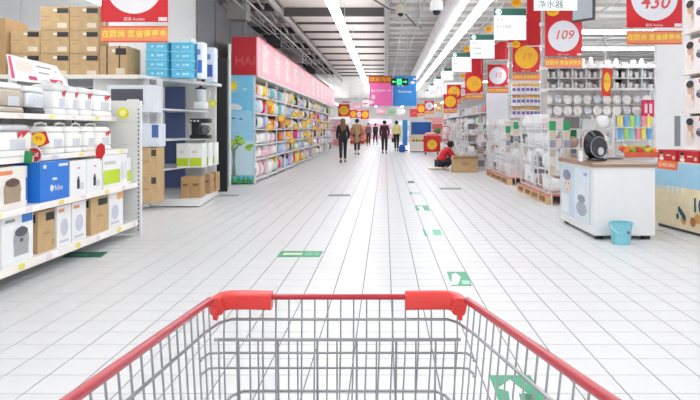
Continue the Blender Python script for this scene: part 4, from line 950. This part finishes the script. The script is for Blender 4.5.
# shelving along the right side farther up
sr = thing('goods_shelving', 'white shelving with mixed boxes farther up the right side', 'shelf')
for z in (.15, .6, 1.05, 1.5, 1.95): MB().box(4.05, 4.6, 20, 44, z-.03, z).build('shelf_board', white_metal, sr)
MB().box(4.6, 4.64, 20, 44, 0, 2.4).build('back_panel', C(205, 205, 206), sr)
for k in range(12): MB().box(4.05, 4.09, 20+k*2.1, 20.04+k*2.1, 0, 2.35).build('upright', white_metal, sr)
bxs = [MB().box(-.2, .2, -.28, .28, 0, .30).mesh('goods_box', C(*c_)) for c_ in ((230, 228, 226), (200, 200, 206), (70, 70, 78), (206, 190, 220), (220, 90, 80), (150, 176, 110), (236, 210, 120))]
bn = ['white', 'grey', 'dark', 'lilac', 'red', 'green', 'yellow']
for lv, z in enumerate((.15, .6, 1.05, 1.5, 1.95)):
    for k in range(24):
        i = R.choices(range(7), [5, 3, 1, 1.5, 1, .7, .8])[0]
        o = link('goods_box', bxs[i], None, (4.28, 20.5+k*.98, z)); o.scale = (1, .8+.8*R.random(), .7+.5*R.random())
        tag(o, '%s box on the far right shelving, shelf %s from the floor, %s along' % (bn[i], nth(lv+1), nth(k+1)), 'box', 'boxes on the far right shelving')
# ------------------------------------------------------------------ things near the end of the aisle
cc = thing('cold_cabinet', 'white cold cabinet with dark blue display back near the aisle end', 'cabinet', (1.36, 33, 0))
MB().box(0, 1.2, 0, .9, .05, .55).build('cabinet_body', C(240, 236, 226), cc); MB().box(0, 1.2, .0, .9, 0, .05).build('plinth', dgrey, cc); MB().box(0, 1.2, .5, .9, .55, 1.75).build('back_box', white, cc)
MB().box(.05, 1.15, .48, .5, .95, 1.62).build('blue_screen', C(30, 90, 170, .3), cc); MB().box(0, .05, 0, .9, .55, 1.7).build('side_panel', white, cc); MB().box(.05, 1.15, .46, .5, .55, .92).build('cream_panel', C(244, 232, 206), cc)
for k in range(6):
    o = link('fruit', fms[(0, 1, 3, 2, 1, 0)[k]], None, (1.55+k*.17, 33.25, .55)); o.scale = (1.5, 1.5, 1.5)
    tag(o, 'piece of produce on the cold cabinet, %s from the aisle' % nth(k+1), 'fruit', 'produce on the cold cabinet')
ps = thing('poster_trolley', 'low trolley with red poster and yellow circle before the cold cabinet', 'trolley', (X(432, 29.6), 29.6, 0))
MB().box(-.38, .38, 0, .5, .14, .2).build('deck', steel, ps); MB().box(-.40, .40, -.02, 0, .16, .92).build('red_front', C(216, 44, 44), ps); MB().disc(0, .50, .24, .24, -.026, -.02, 24).build('circle', C(250, 196, 60), ps); text('19', .2, C(226, 120, 40), ps, (0, -.028, .5))
MB().box(-.38, .38, .02, .5, .2, .86).build('bin', C(236, 170, 150), ps); MB().blob((0, .25, .95), (.7, .45, .3), .8, 12, 8).build('pink_goods', C(240, 150, 150), ps, smooth='all'); MB().blob((.28, .25, 1.15), (.35, .3, .3), .9, 10, 7).build('green_goods', C(70, 120, 50), ps, smooth='all')
for sx in (-.3, .3):
    for y in (.06, .44): MB().lathe([(.0, -.02), (.06, -.02), (.06, .02), (0, .02)], 10, (sx, y, .07), 'x').build('wheel', black, ps)
bf = thing('roll_up_stand', 'blue roll-up stand beside the shopper in yellow', 'stand', (X(405, 34.9), 34.9, 0))
MB().box(-.14, .14, -.02, .02, .3, 1.75).build('blue_sheet', C(60, 150, 220), bf); MB().box(-.16, .16, -.06, .06, 0, .06).build('foot', dgrey, bf); MB().tube([(0, .03, .05), (0, .03, 1.75)], .012, 6).build('rod', steel, bf)
bb_ = thing('round_bin', 'round dark blue bin on the floor beside the shopper in yellow', 'bin', (X(402, 33.0), 33.0, 0))
MB().lathe([(0, 0), (.13, 0), (.18, .1), (.18, .28), (.12, .36)], 16).build('bin_body', C(30, 100, 190), bb_, smooth=True); MB().lathe([(.13, .35), (.14, .40), (0, .42)], 16).build('lid', C(40, 110, 200), bb_, smooth=True)
# far displays that close the view
fd = [(-2.1, 46, 1.1, 1.3, (206, 60, 50), 'red'), (-1.75, 50, 1.0, 1.5, (226, 110, 60), 'orange'), (-.55, 66, 2.6, 2.3, (236, 176, 200), 'pink'), (-3.6, 42, 1.4, 1.9, (226, 140, 150), 'pale red'), (2.4, 44, 1.2, 1.4, (230, 200, 90), 'yellow'), (1.9, 56, 1.8, 2.0, (222, 226, 232), 'white'), (4.4, 52, 2.2, 2.2, (200, 90, 90), 'dark red'), (-4.2, 54, 2.2, 2.3, (232, 226, 222), 'cream'), (.9, 68, 1.4, 1.8, (170, 200, 170), 'green')]
for k, (x, y, w, h, c_, n_) in enumerate(fd):
    t = thing('promotion_stand', 'far %s promotion stand of stacked cartons near the aisle end' % n_, 'stand', (x, y, 0), 0, 'promotion stands at the aisle end')
    m = C(*c_); rows_ = 4
    MB().box(-w/2, w/2, 0, .8, 0, .1).build('base', white, t)
    for r_ in range(rows_):
        MB().box(-w/2+.03, w/2-.03, .05, .75, .1+r_*(h-.1)/rows_+.02, .1+(r_+1)*(h-.1)/rows_-.02).build('carton_row', m if r_ % 2 == 0 else C(min(255, c_[0]+25), min(255, c_[1]+60), min(255, c_[2]+60)), t)
        MB().box(-w/2, w/2, 0, .8, .1+(r_+1)*(h-.1)/rows_-.02, .1+(r_+1)*(h-.1)/rows_).build('shelf_board', white, t)
# open carton and card sheet by the worker
t = thing('open_carton', 'open brown carton on the floor before the kneeling worker in red', 'carton', (X(465.5, 18), 18.0, 0))
w = .72; MB().box(-w/2, w/2, 0, .02, 0, .40).box(-w/2, w/2, .43, .45, 0, .40).box(-w/2, -w/2+.02, .02, .43, 0, .40).box(w/2-.02, w/2, .02, .43, 0, .40).box(-w/2, w/2, .02, .43, 0, .02).build('box_body', kraft, t)
for s_, q in ((-1, 0), (1, .45)): MB().add([(-w/2, q, .40), (w/2, q, .40), (w/2, q+s_*.10, .47), (-w/2, q+s_*.10, .47)], [(0, 1, 2, 3)]).build('flap', kraft2, t)
patch(t, '-y', -.1, .12, .2, .3, 0, kraft2); MB().blob((0, .22, .30), (.5, .3, .25), .6, 10, 7).build('contents', C(214, 210, 206), t, smooth='all')
one('cardboard_sheet', MB().box(-.24, .24, -.2, .2, 0, .02), kraft, 'flat brown cardboard sheet on the floor behind the kneeling worker', 'cardboard', None, (X(438, 19.3)-.02, 19.4, 0), .2)

# ------------------------------------------------------------------ floor stickers
def gp_(px, py): y = F*CH/(py-VY); return (X(px, y), y)
gst = C(36, 150, 106, .4); wst = C(236, 240, 238, .4); dst = C(20, 100, 70, .4)
def sticker(label, pts, m, marks=()):
    P = [gp_(*p) for p in pts]                    # near-left, near-right, far-right, far-left
    t = thing('floor_sticker', label, 'sticker', (0, 0, 0), 0, 'stickers on the floor tiles')
    MB().prism(P, .0003, .0015).build('sticker_film', m, t)
    def q(u, v):
        a = Vector(P[0]).lerp(Vector(P[1]), u); b = Vector(P[3]).lerp(Vector(P[2]), u); return a.lerp(b, v)
    for n, (poly, mm) in enumerate(marks):
        MB().prism([tuple(q(u, v)) for u, v in poly], .0015, .002+.0002*n).build('printed_mark', mm, t)
    return t
foot = [(.1, .1), (.35, .05), (.5, .3), (.62, .6), (.45, .9), (.25, .8), (.2, .5)]
bar = [(.1, .35), (.55, .35), (.55, .7), (.1, .7)]; bar2 = [(.62, .3), (.8, .3), (.8, .75), (.62, .75)]; bar3 = [(.84, .3), (.95, .3), (.95, .75), (.84, .75)]
sticker('wide green floor sticker with pale lettering left of the aisle middle', [(276.5, 257.2), (319.5, 257.2), (323, 251.2), (281, 251.2)], gst, [(bar, C(206, 226, 190)), (bar2, C(110, 190, 150)), (bar3, C(110, 190, 150))])
sticker('green floor sticker with white footprint just beyond the trolley corner', [(449.5, 286), (472, 286), (466.5, 271.8), (446, 271.8)], gst, [(foot, wst), ([(.0, .0), (.12, .0), (.02, 1), (0, 1)], C(210, 236, 226)), ([(.6, .1), (.95, .1), (.95, .35), (.6, .35)], C(150, 214, 190))])
sticker('large green floor sticker with white arrow under the trolley basket', [(502, 410), (552, 410), (530, 375.5), (489, 375.5)], gst, [([(.2, .05), (.42, .05), (.5, .45), (.7, .4), (.45, .85), (.1, .6), (.3, .5)], wst), ([(.55, .1), (.75, .1), (.8, .4), (.62, .45)], dst)])
sticker('green floor sticker with white mark, third from the camera on the walking line', [(424.5, 236), (443.5, 236), (440.5, 229), (422.5, 229)], C(206, 224, 218, .4), [([(.02, .0), (.18, .0), (.1, 1), (0, 1)], gst), ([(.5, .1), (.95, .1), (.95, .9), (.5, .9)], C(120, 196, 164))])
sticker('green floor sticker with white gap, fourth from the camera on the walking line', [(416, 210.5), (430, 210.5), (427.5, 205.5), (414.5, 205.5)], gst, [([(.3, .0), (.6, .0), (.55, .8), (.2, .8)], wst)])
sticker('small grey floor sticker, fifth on the walking line', [(410, 194.5), (421, 194.5), (420, 192), (409, 192)], C(190, 200, 198), [([(.02, 0), (.2, 0), (.2, 1), (.02, 1)], dst)])
sticker('dark floor sticker, sixth and far one on the walking line', [(408, 183.2), (414.5, 183.2), (414, 181), (407.5, 181)], dgrey)
sticker('thin dark floor strip by the pallets', [(440, 189.5), (462, 189.5), (460, 187.8), (439, 187.8)], C(120, 130, 126))
sticker('thin dark floor strip near the pillow shelving middle', [(327.5, 196.3), (350, 196.3), (350.5, 194.4), (329.5, 194.4)], C(110, 120, 116))
sticker('thin grey floor strip beside the landscape panel', [(219, 196.5), (237, 196.5), (240, 194.6), (222, 194.6)], C(150, 156, 156))
sticker('green floor sticker beside the foot of the cooker gondola', [(62, 257.5), (101, 257.5), (108, 252), (66, 252)], dst, [([(.15, .3), (.6, .3), (.6, .7), (.15, .7)], gst)])

# ------------------------------------------------------------------ people
def skin_mesh(name, nodes, edges, root, mats, sub=1):
    """nodes: {key: (co, radius)}; grows one continuous surface along the edges"""
    ks = list(nodes); ix = {k: i for i, k in enumerate(ks)}
    me = bpy.data.meshes.new(name+'_frame'); me.from_pydata([nodes[k][0] for k in ks], [(ix[a], ix[b]) for a, b in edges], [])
    o = bpy.data.objects.new(name, me); COL.objects.link(o)
    md = o.modifiers.new('s', 'SKIN'); md.use_smooth_shade = True
    me.skin_vertices.new() if not me.skin_vertices else None
    for i, k in enumerate(ks):
        r = nodes[k][1]; me.skin_vertices[0].data[i].radius = (r, r) if not isinstance(r, tuple) else r
        me.skin_vertices[0].data[i].use_root = (k == root)
    sb_ = o.modifiers.new('d', 'SUBSURF'); sb_.levels = sub; sb_.render_levels = sub
    dg = bpy.context.evaluated_depsgraph_get(); dg.update()
    res = bpy.data.meshes.new_from_object(o.evaluated_get(dg)); bpy.data.objects.remove(o)
    res.materials.clear()
    for m in mats: res.materials.append(m)
    for p in res.polygons: p.use_smooth = True
    return res
def person(label, loc, rz, J, coat, trousers, hair, shoe, coat_to=None, hair_long=0, extra=None, height=1.0):
    """J: joints in metres, facing +y"""
    V = {k: Vector(v) for k, v in J.items()}
    t = thing('person', label, 'person', loc, rz); t.scale = (height,)*3
    N = {'pel': (V['pel'], (.10, .09)), 'spi': (V['spi'], (.095, .085)), 'che': (V['che'], (.115, .09)), 'nec': (V['nec'], .048), 'jaw': (V['jaw'], .062), 'hea': (V['hea'], (.078, .088)), 'cro': (V['cro'], .06)}
    E = [('pel', 'spi'), ('spi', 'che'), ('che', 'nec'), ('nec', 'jaw'), ('jaw', 'hea'), ('hea', 'cro')]
    fw = (V['nose']-V['hea']).normalized()
    N['nose'] = (V['nose'], .014); E.append(('hea', 'nose'))
    for s in 'lr':
        sg = -1 if s == 'l' else 1
        N[s+'sh'] = (V[s+'sh'], .055); N[s+'el'] = (V[s+'el'], .04); N[s+'wr'] = (V[s+'wr'], .027); N[s+'ha'] = (V[s+'ha'], (.034, .018))
        N[s+'hi'] = (V[s+'hi'], .085); N[s+'kn'] = (V[s+'kn'], .056); N[s+'an'] = (V[s+'an'], .038); N[s+'to'] = (V[s+'to'], .03)
        E += [('che', s+'sh'), (s+'sh', s+'el'), (s+'el', s+'wr'), (s+'wr', s+'ha'), ('pel', s+'hi'), (s+'hi', s+'kn'), (s+'kn', s+'an'), (s+'an', s+'to')]
        d = (V[s+'ha']-V[s+'wr']).normalized(); sd = d.cross(Vector((1, 0, 0)) if abs(d.x) < .8 else Vector((0, 0, 1))).normalized(); inn = d.cross(sd)
        for f, (off, ln) in enumerate(((-.028, .065), (-.010, .08), (.010, .078), (.027, .06))):
            a = V[s+'ha']+d*.03+sd*off; b = a+d*ln*.55; c_ = a+d*ln-inn*sg*.015
            for q, p in enumerate((a, b, c_)): N[s+'f%d%d' % (f, q)] = (p, .0085)
            E += [(s+'ha', s+'f%d0' % f), (s+'f%d0' % f, s+'f%d1' % f), (s+'f%d1' % f, s+'f%d2' % f)]
        a = V[s+'wr']+d*.035+sd*-.035; b = a+d*.045+sd*-.02
        N[s+'t0'] = (a, .010); N[s+'t1'] = (b, .009); E += [(s+'ha', s+'t0'), (s+'t0', s+'t1')]
    body = link('body', skin_mesh('body', N, E, 'pel', [skin], 1), t)
    u = fw; side = u.cross(Vector((0, 0, 1))).normalized()
    for sg in (-1, 1):
        e_ = V['hea']+u*.078+side*.032*sg; MB().blob(tuple(e_), (.02, .02, .014), 1, 8, 6).build('eye', black, t)
        e_ = V['hea']+side*.082*sg-Vector((0, 0, .01)); MB().blob(tuple(e_), (.022, .035, .055), 1, 8, 6).build('ear', skin, t, smooth='all')
    MB().blob(tuple(V['jaw']+u*.064+Vector((0, 0, .005))), (.04, .018, .012), 1, 8, 6).build('mouth', C(176, 96, 90), t)
    # trousers, shoes
    N = {'pel': (V['pel'], (.125, .115))}; E = []
    for s in 'lr':
        N[s+'hi'] = (V[s+'hi'], .10); N[s+'kn'] = (V[s+'kn'], .070); N[s+'an'] = (V[s+'an'].lerp(V[s+'kn'], .1), .052); E += [('pel', s+'hi'), (s+'hi', s+'kn'), (s+'kn', s+'an')]
    link('trousers', skin_mesh('trousers', N, E, 'pel', [trousers], 1), t)
    for s in 'lr':
        h_ = V[s+'an']; d = (V[s+'to']-V[s+'an']); d.z = 0; d.normalize()
        N = {'a': (h_+Vector((0, 0, .01)), .048), 'b': (Vector((h_.x, h_.y, V[s+'to'].z+.012))-d*.02, .040), 'c': (V[s+'to']+Vector((0, 0, .01))-d*.02, .040), 'd': (V[s+'to']+d*.045+Vector((0, 0, .006)), .034)}
        link('shoe', skin_mesh('shoe', N, [('a', 'b'), ('b', 'c'), ('c', 'd')], 'b', [shoe], 1), t)
    # coat
    hem = V['pel'] if coat_to is None else Vector(coat_to)
    N = {'hem': (hem, (.20, .18) if coat_to else (.155, .135)), 'pel': (V['pel'].lerp(V['spi'], .3), (.175, .15)), 'spi': (V['spi'], (.145, .125)), 'che': (V['che'], (.16, .125)), 'col': (V['nec']-Vector((0, 0, .02)), .07)}
    E = [('hem', 'pel'), ('pel', 'spi'), ('spi', 'che'), ('che', 'col')]
    for s in 'lr':
        N[s+'sh'] = (V[s+'sh'], .082); N[s+'el'] = (V[s+'el'], .062); N[s+'wr'] = (V[s+'wr'].lerp(V[s+'el'], .08), .045); E += [('che', s+'sh'), (s+'sh', s+'el'), (s+'el', s+'wr')]
    link('coat', skin_mesh('coat', N, E, 'che', [coat], 1), t)
    # hair
    h = MB(); b0 = V['hea'].lerp(V['cro'], .35)-u*.018
    h.blob(tuple(b0), (.20, .205, .20), .95, 16, 10)
    if hair_long: h.blob(tuple(V['nec']-u*.075+Vector((0, 0, -.10))), (.24, .10, .46), .9, 14, 8)
    else: h.blob(tuple(V['jaw']-u*.05+Vector((0, 0, .035))), (.15, .10, .12), .9, 10, 8)
    h.build('hair', hair, t, smooth='all')
    if extra: extra(t, V)
    return t
def walk(st=.16, arm=.1, sw=1):
    J = dict(pel=(0, 0, .90), spi=(0, 0, 1.08), che=(0, 0, 1.28), nec=(0, .01, 1.42), jaw=(0, .03, 1.485), hea=(0, .02, 1.545), cro=(0, .01, 1.60), nose=(0, .125, 1.53))
    for s, g in (('l', -1), ('r', 1)):
        f = g*sw
        J.update({s+'sh': (.16*g, 0, 1.35), s+'el': (.215*g, -.02-f*arm*.5, 1.09), s+'wr': (.205*g, .06-f*arm, .87), s+'ha': (.20*g, .08-f*arm*1.1, .80),
                  s+'hi': (.085*g, 0, .86), s+'kn': (.085*g, .03+f*st*.55, .48), s+'an': (.085*g, f*st-.03, .075 if f > 0 else .10), s+'to': (.09*g, f*st+.10, .03)})
    return J
blk = C(34, 32, 36, .7); bag_m = C(60, 40, 36, .6)
def handbag(side, m):
    def f(t, V):
        w = V[side+'ha']; MB().rbox(w.x-.05, w.x+.05, w.y-.13, w.y+.13, w.z-.32, w.z-.08, .04).build('bag', m, t); MB().tube([(w.x, w.y-.09, w.z-.09), (w.x, w.y, w.z+.02), (w.x, w.y+.09, w.z-.09)], .010, 5).build('bag_strap', m, t)
    return f
person('shopper in black coat with long brown hair walking beside the pillow shelving', (X(343, 23.2), 23.2, 0), .1, walk(.17, .08, 1), C(38, 36, 42, .8), blk, C(120, 84, 52, .6), blk, (0, 0, .74), 1, height=1.0)
def wsock(t, V):
    for s in 'lr':
        a = V[s+'an']; MB().tube([tuple(a+Vector((0, 0, .03))), tuple(a+Vector((0, 0, .14)))], .055, 8).build('sock', white, t)
person('shopper in long tan coat and white socks walking up the aisle', (X(357, 29.6), 29.6, 0), -.05, walk(.15, .06, -1), C(176, 142, 104, .85), blk, C(40, 30, 28, .6), blk, (0, 0, .52), 0, wsock, 1.05)
person('shopper in dark maroon jacket in the middle of the aisle', (X(384.5, 31.4), 31.4, 0), .0, walk(.10, .05, 1), C(74, 36, 52, .8), blk, C(30, 26, 26, .6), blk, (0, 0, .74), 0, None, 1.02)
person('shopper in pale yellow vest beside the blue stand', (X(396.5, 34.4), 34.4, 0), -.2, walk(.12, .10, -1), C(240, 226, 150, .8), blk, C(36, 30, 28, .6), C(90, 60, 50), None, 0, handbag('l', C(70, 60, 60)), 1.03)
person('far shopper in grey and red top before the orange displays', (X(369, 46.5), 45.0, 0), 3.1, walk(.08, .15, 1), C(140, 110, 116, .8), C(60, 40, 40), C(36, 30, 28, .6), blk, None, 0, None, 1.0)
person('far shopper in black beyond the maroon jacket', (X(375.5, 48.5), 48.0, 0), .6, walk(.12, .06, -1), C(44, 40, 46, .8), blk, C(30, 26, 26, .6), blk, None, 0, None, 1.0)
# kneeling worker, facing the carton (local +y turned to +x)
K = dict(pel=(0, -.12, .24), spi=(0, -.03, .40), che=(0, .10, .56), nec=(0, .20, .66), jaw=(0, .27, .70), hea=(0, .27, .765), cro=(0, .25, .815), nose=(0, .36, .735),
         lsh=(-.16, .13, .62), lel=(-.20, .30, .42), lwr=(-.15, .48, .36), lha=(-.13, .55, .35), rsh=(.16, .13, .62), rel=(.21, .30, .40), rwr=(.15, .50, .38), rha=(.13, .57, .37),
         lhi=(-.09, -.10, .22), lkn=(-.12, .28, .36), lan=(-.11, .02, .08), lto=(-.11, .16, .03), rhi=(.09, -.10, .22), rkn=(.12, .30, .30), ran=(.12, .0, .08), rto=(.12, .14, .03))
person('worker in red jacket crouching on the floor beside the open carton', (X(443, 18.9), 18.9, 0), -math.pi/2+.3, K, C(206, 34, 52, .7), C(44, 46, 62, .8), C(28, 24, 26, .6), white, (0, -.16, .27), 0, None, 1.02)

# ------------------------------------------------------------------ shopping trolley
tr = thing('shopping_trolley', 'chrome wire shopping trolley with red rails in the foreground', 'trolley')
ZF, YF = .95, 1.274
def rail(s, y, dz=0., dx=0.):                     # point on the left (-1) or right (1) top rail
    u = (YF-y)/(YF-.35)
    x = (-.352+.008*u) if s < 0 else (.160+.136*u)
    return Vector((x-s*dx, y, ZF+.078*u+dz))
rail_m = M('rail_red', (178, 36, 54), .3, 0, .03, coat=.4); corner_m = M('corner_red', (216, 52, 48), .35, 0, .03, coat=.3); bar_m = M('bar_red', (176, 30, 44), .35, 0, .03)
for s in (-1, 1):
    MB().tube([rail(s, y) for y in (1.235, 1.1, .9, .7, .5, .35)], .0074, 12).build('side_rail', rail_m, tr, smooth=True)
MB().tube([(-.24, YF, ZF), (.05, YF, ZF)], .0058, 10).build('front_bar', bar_m, tr, smooth=True)
sec = []
for cx, cy, a0 in ((.008, .008, 0), (-.008, .008, 90), (-.008, -.014, 180), (.008, -.014, 270)):
    for k in range(4):
        a = math.radians(a0+30*k); sec.append((cx+.006*math.cos(a), cy+.007*math.sin(a)))
for s in (-1, 1):
    xc = -.352 if s < 0 else .160
    path = [Vector((xc-s*.118, YF, ZF-.004)), Vector((xc-s*.06, YF, ZF-.003)), Vector((xc-s*.030, YF-.001, ZF-.003)), Vector((xc-s*.017, YF-.005, ZF-.005)), Vector((xc-s*.010, YF-.014, ZF-.008)), Vector((xc-s*.007, YF-.028, ZF-.010))]
    cp = MB().tube(path, .02, sec=sec).build('corner_cap', corner_m, tr, smooth=True)
    MB().plate([(xc-s*.008-.004, ZF-.038), (xc-s*.008+.004, ZF-.040), (xc-s*.008+.008, ZF-.012), (xc-s*.008-.008, ZF-.012)], YF-.030, YF-.02).build('clip_tab', corner_m, cp)
BZ, BYF, BYR = .44, 1.14, .40                     # basket floor
def low(s, y):                                    # foot of a side wire on the basket floor
    v = (YF-y)/(YF-.35); yy = BYF-(BYF-BYR)*v
    return Vector((((-.29+.01*v) if s < 0 else (.10+.12*v)), yy, BZ+.05*v))
wr = .0018
# front panel
fx = [-.333+k*.0268 for k in range(19)]
for x in fx:
    xb = -.096+(x+.096)*.80
    MB().tube([(x, YF, ZF-.004), (x, YF-.004, ZF-.1), (xb, BYF, BZ)], wr, 5).build('front_wire', chrome, tr, smooth=True)
# inner gate with its own heavier wires
for k in range(13):
    x = -.339+k*.0402
    MB().tube([(x, YF-.022, .869), (x*.97-.002, YF-.03, .60)], .0024 if k % 2 else .0018, 5).build('gate_wire', chrome, tr, smooth=True)
MB().tube([(-.348, YF-.022, .869), (.154, YF-.022, .869)], .0036, 6).build('gate_bar', chrome, tr, smooth=True)
for z, xl, xr in ((.8385, -.372, .181), (.8075, -.372, .181)):
    MB().tube([(xl+.004, YF-.045, z-.004), (xl, YF-.03, z-.006), (xl+.012, YF-.015, z), (xl+.03, YF-.012, z), (xr-.03, YF-.012, z), (xr-.012, YF-.015, z), (xr, YF-.03, z-.006), (xr-.004, YF-.045, z-.004)], .0026, 6).build('cross_wire', chrome, tr, smooth=True)
# rings running round front and sides
def ring(name, dz, dx, r, rear=.40):
    a = [rail(-1, y, dz, dx) for y in (rear, .8, 1.16)]; b = [rail(1, y, dz, dx) for y in (1.16, .8, rear)]
    l = rail(-1, 1.245, dz, dx); q = rail(1, 1.245, dz, dx)
    MB().tube(a+[l+Vector((.006, 0, 0)), Vector((l.x+.025, YF-.006, l.z)), Vector((q.x-.025, YF-.006, q.z)), q-Vector((.006, 0, 0))]+b, r, 6).build(name, chrome, tr, smooth=True)
ring('basket_ring', -.047, .010, .0030); ring('basket_ring', -.195, .035, .0032); ring('basket_ring', -.33, .055, .0028)
# side wires
for s in (-1, 1):
    for k in range(24):
        y = 1.225-k*.0385
        a = rail(s, y, -.006)
        MB().tube([a, low(s, y)], wr, 5).build('side_wire', chrome, tr, smooth=True)
# basket floor, handle, chassis, wheels (mostly out of the picture)
for k in range(14):
    u = k/13; a = Vector((-.29, BYF, BZ)).lerp(Vector((.10, BYF, BZ)), u); b = Vector((-.28, BYR, BZ+.05)).lerp(Vector((.22, BYR, BZ+.05)), u)
    MB().tube([a, b], wr, 5).build('floor_wire', chrome, tr, smooth=True)
for k in range(4):
    v = k/3; MB().tube([low(-1, 1.274-.924*v), low(1, 1.274-.924*v)], .0035, 5).build('floor_bar', chrome, tr, smooth=True)
MB().tube([rail(-1, .35), Vector((-.344, .28, 1.03)), Vector((.296, .28, 1.03)), rail(1, .35)], .014, 10).build('handle', rail_m, tr, smooth=True)
for s in (-1, 1):
    x = low(s, .5).x
    MB().tube([rail(s, .36), Vector((x, .34, .6)), Vector((x, .42, .2)), Vector((x, 1.05, .17))], .011, 8).build('chassis_tube', chrome, tr, smooth=True)
    MB().tube([Vector((x, 1.05, .17)), low(s, 1.2)], .009, 8).build('chassis_strut', chrome, tr, smooth=True)
    for y in (.44, 1.03):
        w_ = MB().lathe([(0, -.015), (.05, -.015), (.062, -.008), (.062, .008), (.05, .015), (0, .015)], 18, (x, y, .062), 'x').build('wheel', dgrey, tr, smooth=True)
        MB().box(x-.022, x-.017, y-.015, y+.015, .06, .18).box(x+.017, x+.022, y-.015, y+.015, .06, .18).box(x-.022, x+.022, y-.015, y+.015, .125, .18).build('wheel_fork', steel, w_)
